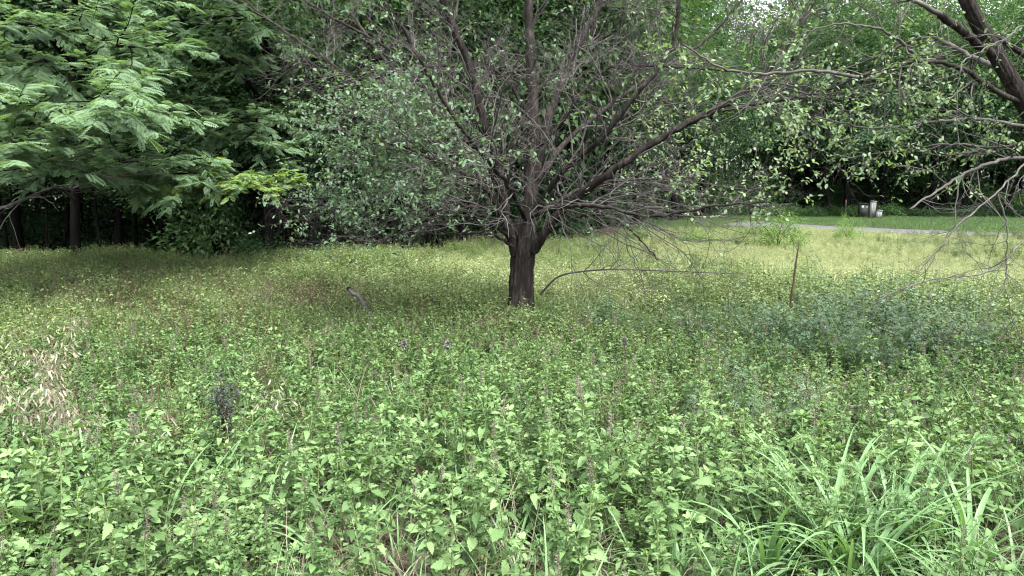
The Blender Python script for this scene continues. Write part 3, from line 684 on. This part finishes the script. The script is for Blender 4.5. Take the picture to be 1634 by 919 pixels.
def ribbon(b, base, az, L, W, lean, curl, tint, segs=7, mat=0, twist=0.):
    """one grass blade: a folded, tapering, arching ribbon"""
    el = math.pi/2-lean; p = np.array(base, float); pts = [p.copy()]; els = [el]
    for i in range(segs):
        el -= curl/segs*(.4+1.2*i/segs); p = p+np.array([math.cos(az)*math.cos(el), math.sin(az)*math.cos(el), math.sin(el)])*L/segs
        pts.append(p.copy()); els.append(el)
    pts = np.array(pts); t = np.linspace(0, 1, segs+1); w = W*np.clip(np.minimum(.55+t*2.5, (1-t)**.75*1.25), .02, 1)/2
    tw = az+math.pi/2+twist*t; s = np.c_[np.cos(tw), np.sin(tw), np.zeros(segs+1)]
    nrmv = np.c_[-np.sin(els)*math.cos(az), -np.sin(els)*math.sin(az), np.cos(els)]
    v = np.concatenate([pts+s*w[:, None]+nrmv*w[:, None]*.3, pts, pts-s*w[:, None]+nrmv*w[:, None]*.3]); n = segs+1
    f = [[i, i+1, n+i+1, n+i] for i in range(segs)]+[[n+i, n+i+1, 2*n+i+1, 2*n+i] for i in range(segs)]
    b.add(v, f, tint, mat)
def tuft(seed, n, L, W, mat_i=0, lean=.5, curl=1.3, tint=(0, .5), rad=.05, segs=6):
    r = np.random.default_rng(seed); b = MB()
    for i in range(n):
        a = r.uniform(0, 6.28)
        ribbon(b, [r.normal()*rad, r.normal()*rad, -.02], a, L*r.uniform(.5, 1.1), W*r.uniform(.6, 1.1), r.uniform(.03, lean), r.uniform(.3, curl), r.uniform(*tint), segs, 0, r.normal()*.4)
    return b
def litter(seed, n):
    r = np.random.default_rng(seed); b = MB()
    for i in range(n):
        a = r.uniform(0, 6.28); p = np.array([r.normal()*.12, r.normal()*.12, r.uniform(.0, .08)]); L = r.uniform(.08, .3)
        e = p+np.array([math.cos(a)*L, math.sin(a)*L, r.uniform(-.03, .12)]); m = (p+e)/2+r.normal(size=3)*.03
        b.tubes(spline([p, m, e], 5), np.full(5, r.uniform(.0006, .0015)), 3, r.uniform(-.1, .6), 0, cap=False)
    n2 = n
    P = np.c_[r.normal(size=(n2, 2))*.13, r.uniform(.005, .05, n2)]
    b.scatter(*T_OVAL, P, frames(nrm(r.normal(size=(n2, 3))*np.array([1,1,.3])), nrm(np.array([0,0,1.])+r.normal(size=(n2,3))*.4)), r.uniform(.02, .05, n2), r.uniform(-.2, .3, n2), 1)
    return b

def protos(name, blds, mats):
    c = bpy.data.collections.new(name)
    for i, b in enumerate(blds):
        me = b if isinstance(b, bpy.types.Mesh) else b.mesh(name, mats)
        o = bpy.data.objects.new('%s_%02d' % (name, i), me); c.objects.link(o)
    return c, len(blds)
def scatter_gn(name, coll, pts, rot, scl, tone, label, cat):
    c, nv = coll; n = len(pts)
    me = bpy.data.meshes.new(name); me.vertices.add(n); me.vertices.foreach_set('co', np.asarray(pts, float).ravel())
    me.attributes.new('rot', 'FLOAT_VECTOR', 'POINT').data.foreach_set('vector', np.asarray(rot, float).ravel())
    me.attributes.new('scl', 'FLOAT', 'POINT').data.foreach_set('value', np.asarray(scl, float))
    me.attributes.new('var', 'INT', 'POINT').data.foreach_set('value', rng.integers(0, nv, n).astype(np.int32))
    me.attributes.new('tone', 'FLOAT', 'POINT').data.foreach_set('value', np.asarray(tone, float))
    o = link(name, me, None, 'stuff'); tag(o, label, cat)
    ng = bpy.data.node_groups.new(name, 'GeometryNodeTree')
    ng.interface.new_socket('Geometry', in_out='INPUT', socket_type='NodeSocketGeometry'); ng.interface.new_socket('Geometry', in_out='OUTPUT', socket_type='NodeSocketGeometry')
    gi = ng.nodes.new('NodeGroupInput'); go = ng.nodes.new('NodeGroupOutput')
    ci = ng.nodes.new('GeometryNodeCollectionInfo'); ci.inputs['Collection'].default_value = c; ci.inputs['Separate Children'].default_value = True; ci.inputs['Reset Children'].default_value = True
    ip = ng.nodes.new('GeometryNodeInstanceOnPoints'); ip.inputs['Pick Instance'].default_value = True
    def attr(nm, tp):
        a = ng.nodes.new('GeometryNodeInputNamedAttribute'); a.data_type = tp; a.inputs['Name'].default_value = nm; return a.outputs['Attribute']
    L = ng.links
    L.new(gi.outputs[0], ip.inputs['Points']); L.new(ci.outputs[0], ip.inputs['Instance']); L.new(attr('var', 'INT'), ip.inputs['Instance Index'])
    L.new(attr('rot', 'FLOAT_VECTOR'), ip.inputs['Rotation']); L.new(attr('scl', 'FLOAT'), ip.inputs['Scale']); L.new(ip.outputs[0], go.inputs[0])
    md = o.modifiers.new('scatter', 'NODES'); md.node_group = ng
    return o
def field(n, y0, y1, margin=1.5):
    """random ground points in the meadow inside the field of view plus a margin, density even per square metre"""
    k = int(n*3.2)
    y = np.sqrt(U(y0*y0, y1*y1, k)); x = U(-1, 1, k)*(.72*y+margin)
    ok = (y < edge_y(x)+U(-.5, .8, k)+3.5*np.exp(-((x+.3)/2.2)**2)) & (side_of(road_near, x, y)*SGN < -.15+U(-.5, .25, k))
    ok &= np.hypot(x-TB[0], y-TB[1]) > .2
    x, y = x[ok][:n], y[ok][:n]; return x, y
SGN = 1.0 if side_of(road_near, np.array([40.]), np.array([60.]))[0] > 0 else -1.0
def smooth(x, a, b): t = np.clip((x-a)/(b-a), 0, 1); return t*t*(3-2*t)
_ph = rng.uniform(0, 6.28, (6, 2)); _dr = nrm(rng.normal(size=(6, 2)))
def patch(x, y, f=1.):
    s = 0
    for i in range(6): s = s+np.sin((x*_dr[i,0]+y*_dr[i,1])*f*(.6+.35*i)+_ph[i,0])/(1+.3*i)
    return s/2.6
def put(name, coll, xy, scl, tone, label, cat, tilt=.12):
    x, y = xy; n = len(x)
    return scatter_gn(name, coll, np.c_[x, y, np.zeros(n)], np.c_[rng.normal(size=n)*tilt, rng.normal(size=n)*tilt, U(0, 6.28, n)], scl, tone, label, cat)

C_WEED = protos('weed_plant', [p['whole'] for p in PLANS], None)
C_BUSHY = protos('bushy_weed', [bush_herb(30+i, None, .42, 11, 26, .038, .62, .20, .3) for i in range(4)], [M_stem, M_weed, M_brown])
C_HERB = protos('herb_plant', [bush_herb(40+i, None, .36, 10, 20, .040, .50, .19) for i in range(5)], [M_stem, M_herb, M_brown])
C_PALE = protos('pale_plant', [bush_herb(50+i, None, .44, 9, 20, .046, .50, .20, .3, seeds=3) for i in range(5)], [M_stem, M_pale, M_straw])
C_MUG = protos('blue_green_plant', [bush_herb(60+i, None, .55, 8, 20, .075, .62, .17, .4, cut=True) for i in range(4)], [M_stem, M_mug, M_brown])
C_RED = protos('brown_plant', [bush_herb(70+i, None, .38, 9, 10, .034, .45, .16, .4, seeds=12) for i in range(3)], [M_brown, M_herb, M_brown])
C_GRASS = protos('grass_tuft', [tuft(80+i, 9, .46, .013, lean=.6, curl=1.9) for i in range(5)], [M_grass])
C_STRAW = protos('straw_tuft', [tuft(90+i, 14, .44, .005, lean=.8, curl=1.2, tint=(-.1, .5), rad=.07) for i in range(4)], [M_straw])
C_FINE = protos('fine_grass_tuft', [tuft(180+i, 16, .46, .0042, lean=.6, curl=1.5, tint=(.1, .75), rad=.06) for i in range(4)], [M_grass])
C_LIT = protos('litter', [litter(95+i, 45) for i in range(4)], [M_straw, M_brown])
C_LAWN = protos('lawn_tuft', [tuft(85+i, 26, .10, .009, lean=.7, curl=.8, rad=.12, segs=3) for i in range(4)], [M_lawn])

# the nearest leafy weeds, one by one
x, y = field(2200, 2.2, 6.6, .8)
grass_zone = lambda x, y: np.exp(-((x-1.45)/.75)**4-((y-2.85)/.5)**4)
keep = (U(0, 1, len(x)) > .95*grass_zone(x, y)) & (patch(x, y, 2.2) > -.8+U(-.3, .3, len(x)))
x, y = x[keep], y[keep]
order = np.argsort(np.hypot(x, y)); x, y = x[order], y[order]
inview = (np.abs(x)/y < .74) & (y > 2.75); near = np.where(inview)[0][:300]; nearset = np.zeros(len(x), bool); nearset[near] = True
LW = 'light green leafy weed with toothed opposite leaves crowding the foreground'
LWS = 'light green leafy weed topped by a brownish seed spike in the foreground'
for q, i in enumerate(near):
    pi = int(rng.choice(14, p=[.10,.10,.04,.10,.10,.03,.09,.10,.08,.03,.06,.06,.06,.05]))
    px_ = 817+x[i]/y[i]*F
    kind = 'low broad leaved green weed' if pi in (10, 11, 12) else 'tall slender green weed' if pi in (4, 13, 9) else 'green weed with toothed leaves'
    if pi in (2, 5, 9): kind = 'green weed with brownish seed spike'
    where = ('below the dry straw grass' if px_ < 240 else 'left of the middle' if px_ < 560 else 'in line with the orchard trunk' if px_ < 1000 else 'left of the foxtail grass' if px_ < 1210 else 'around the foxtail grass')
    how = 'at the bottom edge' if y[i] < 3.5 else 'second row back' if y[i] < 4.3 else 'farther back'
    LW = LWS = kind + ' ' + where + ', ' + how
    weed_thing(pi, float(x[i]), float(y[i]), float(np.clip(U(.8, 1.3)*(1+.25*patch(x[i], y[i], 2.6)), .6, 1.3)), float(U(0, 6.28)), q < 170, LWS if pi in (2, 5, 9) else LW, 'seed bearing weeds of the foreground' if pi in (2, 5, 9) else 'leafy weeds of the foreground')
x, y = x[~nearset], y[~nearset]
xb, yb = field(620, 2.5, 8.5, .6); kb = patch(xb+3, yb, 1.8) > .1
put('bushy_weeds', C_BUSHY, (xb[kb], yb[kb]), U(.6, 1.2, kb.sum()), U(-.15, .12, kb.sum()), 'bushy small leaved weeds mixed in among the leafy weeds', 'weeds')
x2, y2 = field(1900, 6.0, 10.5); k2 = U(0, 1, len(x2)) > .2+smooth(y2, 5.5, 8.5)*.75
x, y = np.r_[x, x2[k2]], np.r_[y, y2[k2]]
put('weeds', C_WEED, (x, y), U(.7, 1.05, len(x)), U(-.12, .1, len(x))-.10-.1*smooth(y, 5, 8), 'leafy green weeds running back from the foreground plants', 'weeds')  # tone drops farther back: shade below the tree put into leaf colour
# small leaved ground cover through the whole meadow
x, y = field(19000, 4.2, 30); side = smooth(x/y, -.1, .25)
p_pale = smooth(y, 8.5, 13)*(.04+.96*smooth(x/y, -.42, .12)); far_left = smooth(-x/y, .25, .6)*smooth(y, 9, 14)  # far_left darkens herb colour, painting in the shade along the left wood
p_mug = np.clip(np.exp(-((x/y-.42)/.26)**2-((y-6.6)/1.7)**2)*1.3 + np.exp(-((x/y-.13)/.09)**2-((y-7.9)/.8)**2), 0, .9)
p_red = .75*np.exp(-((x/y+.42)/.3)**2-((y-9.5)/2.2)**2) + .10
u = U(0, 1, len(x)); mug = u < p_mug*(.3+.55*patch(x, y, 1.6)); u2 = U(0, 1, len(x)); pale = ~mug & (u2 < p_pale*(.95+.3*patch(x, y, .8))); u3 = U(0, 1, len(x)); red = ~mug & ~pale & (u3 < p_red*(.7+.6*patch(x, y, 1.4)))
herb = ~mug & ~pale & ~red & (patch(x, y, 1.9) > -1.05+U(-.2, .2, len(x)))
def sub(m): return x[m], y[m]
tn = .12*patch(x, y, 1.1)+U(-.08, .08, len(x))
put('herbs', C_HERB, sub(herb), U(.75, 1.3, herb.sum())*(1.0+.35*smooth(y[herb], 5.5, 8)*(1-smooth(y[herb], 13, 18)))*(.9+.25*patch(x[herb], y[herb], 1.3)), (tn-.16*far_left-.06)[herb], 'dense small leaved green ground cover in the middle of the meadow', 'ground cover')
put('pale_herbs', C_PALE, sub(pale), U(.75, 1.25, pale.sum())*(1-.55*smooth(y[pale]+.35*x[pale], 9, 20)), tn[pale]+.24+.12*side[pale], 'pale yellow green seeding herbs filling the far meadow', 'herbs')
put('blue_green_herbs', C_MUG, sub(mug), U(.6, 1.05, mug.sum()), tn[mug], 'patches of blue green cut leaved herbs right of the tree', 'herbs')
put('brown_herbs', C_RED, sub(red), U(.9, 1.5, red.sum()), tn[red], 'brown stemmed herbs going to seed in the left meadow', 'herbs')
x, y = field(2300, 2.4, 9.5); put('grass', C_GRASS, (x, y), U(.6, 1.3, len(x)), U(-.1, .15, len(x)), 'blue green grass blades scattered between the weeds', 'grass')
x, y = field(3200, 2.4, 14); k = patch(x, y, 2.2) < .2; x, y = x[k], y[k]; put('dry_stalks', C_STRAW, (x, y), U(.7, 1.3, len(x)), U(-.15, .2, len(x)), 'dry straw coloured stalks showing in gaps between weeds', 'dry grass')
x, y = field(1900, 1.8, 7.5); put('plant_litter', C_LIT, (x, y), U(.8, 1.3, len(x)), U(-.2, .1, len(x)), 'brown dead stems and leaves lying on the soil', 'plant litter')
x, y = field(2600, 2.5, 13); k = patch(x-5, y, 1.7) > -.35; x, y = x[k], y[k]; put('fine_grass', C_FINE, (x, y), U(.7, 1.25, len(x)), U(-.1, .2, len(x)), 'fine thin grass threaded through the weeds', 'grass')
# mown verge beyond the road and rough grass to its left
k = 26000; y = np.sqrt(U(22**2, 46.5**2, k)); x = U(-.02, .78, k)*y
sd = side_of(road_far, x, y)*SGN; ok = ((sd > U(-.6, .25, k)) | ((side_of(road_near, x, y)*SGN < -.1) & (y > 26))) & (y < edge_y(x)+.8); x, y = x[ok], y[ok]
put('verge_grass', C_LAWN, (x, y), U(.7, 1.6, len(x)), U(-.15, .15, len(x))+.1*patch(x, y, .7), 'short green grass verge between road and wood', 'grass')

# ------------------------------------------------------------------ grass clumps in the near right corner
rng = np.random.default_rng(111)
def seed_head(L, r):
    """nodding bristly foxtail: bent axis with dense bristles"""
    t = np.linspace(0, 1, 12); ang = .35+1.9*t
    P = np.cumsum(np.c_[np.sin(ang), np.zeros(12), np.cos(ang)]*L/11, axis=0); P -= P[0]
    b = MB(); b.tubes(P, .0068*np.sin(np.pi*(.12+.84*t))**.6, 7, .7)
    n = 700; s = U(0, 10.99, n); i = s.astype(int); fr = (s-i)[:, None]; pos = P[i]*(1-fr)+P[i+1]*fr; tan = nrm(P[i+1]-P[i])
    d = nrm(np.cross(tan, rng.normal(size=(n, 3)))+tan*.7)
    b.scatter(*T_RHOMB, pos+d*.003, frames(d, rng.normal(size=(n, 3))), np.c_[U(.014, .026, n), np.full(n, .003), np.full(n, .004)], U(.6, .95, n))
    return b.mesh('seed_head', M_grass)
HEADS = [seed_head(.125, i) for i in range(2)]
def blade_mesh(L, W, lean, curl, tint, tw):
    b = MB(); ribbon(b, [0, 0, 0], 0., L, W, lean, curl, tint, 12, 0, tw); return b.mesh('blade', M_grass)
BLADES = [blade_mesh(U(.5, .85), U(.023, .036), U(.12, .75), U(.8, 2.4), U(.2, .75), rng.normal()*.3) for i in range(16)]
BLADES += [blade_mesh(U(.3, .45), U(.012, .018), U(.1, .5), U(.4, 1.2), U(.3, .6), 0) for i in range(6)]
b = MB(); ribbon(b, [0, 0, 0], 0., .5, .015, .6, 2.3, .35, 12, 0, .8); DRY = b.mesh('blade', M_straw)
def stalk_mesh(h, lean):
    b = MB(); p = spline([[0,0,-.02],[lean*.3*h,0,h*.5],[lean*h,0,h]], 10); b.tubes(p, np.linspace(.0028, .0016, 10), 5, .55); return b.mesh('stalk', M_grass), p[-1]
STALKS = [stalk_mesh(h, l) for h, l in ((.62, .25), (.70, .4), (.56, .3))]
def clump(px, d, n, heads, s, label, group='foxtail grass clumps in the near corner'):
    t = thing('grass_clump', label, 'grass clump', (gx(px, d), d, 0), 0, group); t.scale = (s, s, s)
    for i in range(n):
        o = link('blade', DRY if U(0, 1) < .05 else BLADES[int(rng.integers(22))], t); o.location = (rng.normal()*.035, rng.normal()*.035, -.01); o.rotation_euler = (0, 0, U(0, 6.28))
        q = U(.8, 1.15); o.scale = (q, q, q)
    for i in range(heads):
        me, tip = STALKS[i % 3]; a = U(-.6, .6) if i % 2 else U(2.5, 3.7); o = link('stalk', me, t); o.rotation_euler = (0, 0, a)
        h = link('seed_head', HEADS[i % 2], o); h.location = Vector(tip)
for px, d, n, hd, s, lb in [
    (1330, 2.45, 20, 1, 1.0, 'big foxtail grass clump with broad arching blades, fullest in the right corner'),
    (1400, 2.30, 18, 2, .95, 'foxtail grass clump with two nodding heads at the bottom right'),
    (1250, 2.40, 14, 1, .85, 'foxtail grass clump left of the fullest one, one nodding head'),
    (1490, 2.55, 14, 2, .95, 'foxtail grass clump with nodding heads right of the fullest one'),
    (1590, 2.45, 14, 1, .9, 'foxtail grass clump at the right border of the picture'),
    (1365, 2.62, 18, 1, 1.05, 'foxtail grass clump behind the fullest one'),
    (1450, 2.42, 16, 1, .9, 'foxtail grass clump squeezed between two larger ones at right'),
    (1120, 2.35, 9, 0, .8, 'thin grass clump between weeds, left of the foxtail grass'),
    (1040, 2.45, 7, 0, .8, 'few upright grass blades near the bottom middle'),
    (930, 2.3, 7, 0, .7, 'short grass clump at the bottom edge right of centre'),
    (520, 2.35, 6, 0, .7, 'few grass blades at the bottom edge left of centre'),
    (140, 2.75, 11, 0, .85, 'blue green grass clump in the bottom left corner'),
    (300, 3.05, 8, 0, .8, 'blue green grass clump among weeds right of the corner one'),
    (30, 2.6, 9, 0, .8, 'blue green grass clump at the left border of the bottom edge'),
    (215, 2.55, 10, 0, .8, 'blue green grass clump at the bottom edge right of the corner'),
    (395, 2.7, 7, 0, .75, 'few drooping blades before the weeds at lower left'),
    (640, 2.45, 6, 0, .75, 'few drooping blades at the bottom edge left of the middle'),
    (780, 2.6, 7, 0, .75, 'few drooping blades at the bottom edge in the middle'),
    (55, 3.3, 10, 0, .85, 'blue green grass clump at the left border below the dry grass')]:
    clump(px, d+.64, int(n*(4.2 if px > 1200 else 1.6)), hd, s*(.92 if px > 1200 else .8 if px > 600 else 1.15), lb, 'foxtail grass clumps in the near corner' if px > 1200 else 'grass clumps of the foreground')

# ------------------------------------------------------------------ dry brome at the left
rng = np.random.default_rng(112)
def brome(px, d, n, h, label):
    t = thing('dry_grass', label, 'dry grass', (gx(px, d), d, 0), 0, 'dry grass clumps at the left')
    for i in range(int(n*.8)):
        a = U(0, 6.28); hh = h*U(.75, 1.15); e = np.array([math.cos(a), math.sin(a), 0])
        p = spline([[rng.normal()*.05, rng.normal()*.05, -.02], e*.06*hh+np.array([0, 0, hh*.6]), e*.22*hh+np.array([0, 0, hh])], 10)
        b = MB(); b.tubes(p, np.linspace(.002, .001, 10), 4, .3); so = b.build('stalk', M_straw, t)
        s = MB()
        for q in range(15):
            j = int(rng.integers(5, 10)); aa = U(0, 6.28); r_ = U(.02, .07); base = p[j]
            m = base+np.array([math.cos(aa)*r_, math.sin(aa)*r_, .015]); tip = m+np.array([math.cos(aa)*.01, math.sin(aa)*.01, -.02])
            s.tubes(spline([base, m, tip], 4), np.full(4, .0007), 3, .3, cap=False)
            dr = nrm(np.array([math.cos(aa)*.6, math.sin(aa)*.6, -1+U(-.3, .5)]))
            s.scatter(*T_OVAL, tip[None], frames(dr[None], rng.normal(size=(1, 3))), np.array([[U(.035, .058), .02, .02]]), U(.3, .75))
        s.build('seed_head', M_straw, so, kind='stuff')
for px, d, n, h, lb in [(60,4.9,16,.78,'tallest clump of dry straw grass with drooping seed heads at left'), (20,4.2,13,.62,'dry straw grass clump at the left border with drooping heads'),
        (100,4.2,12,.58,'dry straw grass clump right of the border one, drooping heads'), (55,3.8,11,.5,'dry straw grass clump, lowest of those at left'),
        (205,3.9,6,.48,'small dry straw grass tuft among weeds right of the left clumps'), (430,4.6,5,.52,'small dry straw grass tuft in the weeds left of centre'), (-30,4.6,10,.7,'dry straw grass clump half outside the left border')]:
    brome(px, d, n, h, lb)

# ------------------------------------------------------------------ blue green bushes right of the tree
rng = np.random.default_rng(113)
BG = []
for i in range(3):
    b = bush_herb(160+i, None, .74, 46, 30, .058, .60, .5, .2, cut=(i == 1)); BG.append(b.mesh('blue_green_bush', [M_stem, M_mug, M_brown]))
for i, (px, d, sx, lb) in enumerate([(1352,7.6,.95,'dark blue green bush highest of those right of the mullein'),(1400,6.0,1.0,'broad blue green bush in front at right, with shaded hollow beneath'),(1310,6.6,.8,'blue green bush left of the broad front one'),
        (1490,6.3,.9,'blue green bush right of the broad front one'),(1575,6.6,.85,'blue green bush near the right border'),(1225,7.0,.7,'small blue green bush below the mullein stalk'),(962,7.7,.7,'blue green bush right of the orchard trunk'),
        (1042,7.3,.6,'low blue green bush between trunk and mullein, left one'),(1120,7.2,.6,'low blue green bush between trunk and mullein, right one'),(1440,7.4,.85,'blue green bush behind the broad front one'),(1180,6.2,.6,'low blue green bush in front of the small one below the mullein'),(905,8.0,.5,'lowest blue green bush at the foot of the orchard trunk'),(1540,7.6,.8,'blue green bush behind the one near the right border')]):
    o = link('blue_green_bush', BG[i % 3]); o.location = (gx(px, d), d, 0); o.rotation_euler = (0, 0, U(0, 6.28)); o.scale = (sx*1.1, sx*1.1, sx*U(1.1, 1.3)); tag(o, lb, 'bush', 'blue green bushes right of the tree')
# ------------------------------------------------------------------ single things in the meadow
rng = np.random.default_rng(114)
def mullein():
    P0 = at(1256, 500, 8.3); P0[2] = 0; t = thing('mullein', 'tall brown mullein stalk leaning right in the meadow right of the tree', 'mullein', (float(P0[0]), float(P0[1]), 0))
    top = at(1275, 385, 8.3)-P0; p = spline([np.array([0,0,-.03]), top*np.array([.35,1,.4]), top], 24)
    b = MB(); b.tubes(p[:14], np.linspace(.010, .008, 14), 7, .3); b.build('stem', M_stem, t)
    s = MB(); s.tubes(p[9:], np.interp(np.linspace(0, 1, 15), [0,.15,.8,1], [.007,.010,.009,.003]), 9, -.2)
    n = 500; q = U(0, 13.9, n); i = q.astype(int); fr = (q-i)[:, None]; pos = p[9+i]*(1-fr)+p[10+i]*fr; a = U(0, 6.28, n); d = nrm(np.c_[np.cos(a), np.sin(a), U(.0, .6, n)])
    s.scatter(*T_OVAL, pos+d*.007, frames(d, rng.normal(size=(n, 3))), U(.008, .013, n), U(-.4, -.05, n)); s.build('seed_spike', M_brown, t)
    for k in range(9):
        a = k*2.4; z = .06+k*.05; L = .17-.009*k; v, f = toothed_leaf(L, L*.38, 5, .5, .3); R = frames(np.array([[math.cos(a), math.sin(a), .35]]), np.array([[0, 0, 1.]]))[0]
        l = MB(); l.add(v@R.T+p[min(int(z/p[-1][2]*23), 23)], f, .4); l.build('leaf', M_mug, t)
mullein()
def stub():
    P0 = at(575, 490, 8.2); P0[2] = 0; t = thing('broken_branch', 'short broken grey branch end sticking up from the meadow left of the tree', 'branch', (float(P0[0]), float(P0[1]), 0))
    b = MB(); p = spline([np.array([.25,.1,-.02]), at(576,478,8.2)-P0, at(564,469,8.2)-P0, at(557,461,8.2)-P0], 16)
    b.add(*furrowed(p, np.linspace(.028, .02, 16), 16, .05, 3)); c = p[-1]; e = MB(); e.add(np.r_[c[None], c+np.c_[np.cos(np.arange(9)*.7)*.03, np.zeros(9), np.sin(np.arange(9)*.7)*.03]], [[0, i+1, (i+1) % 9+1] for i in range(9)])
    b.build('bark', M_dead, t); e.build('broken_end', M_bark, t)
stub()
M_ash = noise_mat('ashen_seed_head', [(.03,.029,.027), (.068,.066,.062), (.13,.126,.118)], 30)
def dead_head(px, py, d, lb, s=1.):
    P = at(px, py, d); t = thing('dead_flower_stalk', lb, 'dead stalk', (float(P[0]), float(P[1]), 0), 0, 'dead grey seed stalks in the meadow')
    b = MB(); b.tubes(spline([[.03,0,-.02],[.01,0,P[2]*.5],[0,0,P[2]]], 8), np.linspace(.003, .002, 8), 5, .1); b.build('stem', M_brown, t)
    n = 160; q = nrm(rng.normal(size=(n, 3)))*U(.3, 1, n)[:, None]*np.array([.035, .035, .05])*s+np.array([0, 0, P[2]]); h = MB()
    h.scatter(*T_OVAL, q, frames(rng.normal(size=(n, 3)), rng.normal(size=(n, 3))), U(.015, .035, n)*s, U(-.1, .3, n)); h.build('seed_head', M_ash, t)
dead_head(645, 550, 5.6, 'dead grey seed head on a stalk, left of two below the tree', .7)
dead_head(714, 552, 5.5, 'dead grey seed head on a stalk, right of two below the tree', .8)
dead_head(996, 545, 5.7, 'dead grey seed head on a stalk right of the trunk', .65)
def dark_weed(px, py, d, mat, lb, n, h, wd):
    P = at(px, py, d); t = thing('withered_weed', lb, 'weed', (float(P[0]), float(P[1]), 0))
    st = MB(); f = MB(); top = P[2]
    for k in range(6):
        a = U(0, 6.28); e = np.array([math.cos(a)*wd*U(.2, 1), math.sin(a)*wd*U(.2, 1), top*U(.65, 1)]); p = spline([[0,0,-.02], e*np.array([.3,.3,.6]), e], 8); st.tubes(p, np.linspace(.006, .002, 8), 4, .1)
        q = int(n/6); s = U(2, 6.99, q); i = s.astype(int); fr = (s-i)[:, None]; pos = p[i]*(1-fr)+p[i+1]*fr+rng.normal(size=(q, 3))*.02
        f.scatter(*T_OVAL, pos, frames(rng.normal(size=(q, 3)), rng.normal(size=(q, 3))), U(.012, .03, q), U(-.3, .1, q))
    st.build('stem', M_brown, t); f.build('withered_leaves', mat, t, kind='stuff')
dark_weed(355, 585, 4.4, noise_mat('grey_withered_leaf', [(.012,.016,.013), (.026,.033,.028), (.05,.058,.05)], 30), 'dark grey green withered weed among bright weeds at left', 700, .5, .10)
dark_weed(1292, 590, 4.6, M_brown, 'dead brown weed stalk with curled leaves right of centre', 260, .5, .04)

# ------------------------------------------------------------------ utility boxes beyond the road
rng = np.random.default_rng(115)
def box(b, x0, x1, y0, y1, z0, z1, tint=0.): 
    v = [[x0,y0,z0],[x1,y0,z0],[x1,y1,z0],[x0,y1,z0],[x0,y0,z1],[x1,y0,z1],[x1,y1,z1],[x0,y1,z1]]
    b.add(v, [[0,1,5,4],[1,2,6,5],[2,3,7,6],[3,0,4,7],[4,5,6,7],[3,2,1,0]], tint)
M_ped = noise_mat('faded_grey_plastic', [(.08,.084,.083), (.12,.125,.122), (.16,.166,.16)], 4, (1, 1, .3), rough=.6, bump=.05)
M_ped_d = noise_mat('dark_box_paint', [(.012,.014,.013), (.02,.022,.02)], 5, rough=.6)
M_white = noise_mat('white_label', [(.22,.22,.21), (.32,.32,.31)], 9)
def pedestal(px, d, w, h, tilt, lb, ribs=3):
    t = thing('utility_pedestal', lb, 'utility box', (gx(px, d), d, 0), 0, 'utility boxes by the far wood'); t.rotation_euler = (0, tilt, .15)
    b = MB(); box(b, -w/2, w/2, -w*.35, w*.35, -.1, h-.06); b.build('body', M_ped, t)
    for i in range(ribs):
        r = MB(); x = -w/2+w*(i+.5)/ribs; box(r, x-w*.09, x+w*.09, -w*.35-.022, -w*.35, .05, h-.1); r.build('rib', M_ped, t)
    c = MB(); box(c, -w/2-.015, w/2+.015, -w*.35-.03, w*.35+.015, h-.06, h); c.build('cap', M_ped, t)
pedestal(1388, 43, .28, 1.02, .07, 'tall pale grey utility pedestal standing before the dark wood')
pedestal(1398.5, 42.6, .27, .5, .14, 'short pale grey utility pedestal leaning beside the tall one')
t = thing('utility_cabinet', 'dark utility cabinet with white labels left of the pale pedestals', 'utility box', (gx(1374, 43.8), 43.8, 0), 0, 'utility boxes by the far wood')
b = MB(); box(b, -.22, .22, -.15, .15, -.05, .8); b.build('body', M_ped_d, t)
b = MB(); box(b, -.25, .25, -.18, .18, .8, .84); b.build('lid', M_ped_d, t)
for (x0, x1, z0, z1) in ((-.16, -.02, .58, .72), (.08, .19, .6, .67)):
    b = MB(); box(b, x0, x1, -.158, -.15, z0, z1); b.build('label_plate', M_white, t)
t = thing('marker_stake', 'thin marker stake with reddish top left of the utility boxes', 'stake', (gx(1347, 43), 43, 0))
b = MB(); b.tubes(np.array([[0,0,-.1],[0,0,.5],[-.02,0,1.0]]), np.array([.016,.016,.016]), 6); b.build('stake', M_dead, t)
b = MB(); b.tubes(np.array([[-.02,0,.82],[-.024,0,1.08]]), np.array([.02,.018]), 8); b.build('stake_top', noise_mat('red_paint', [(.12,.055,.045), (.2,.1,.085)], 6), t)
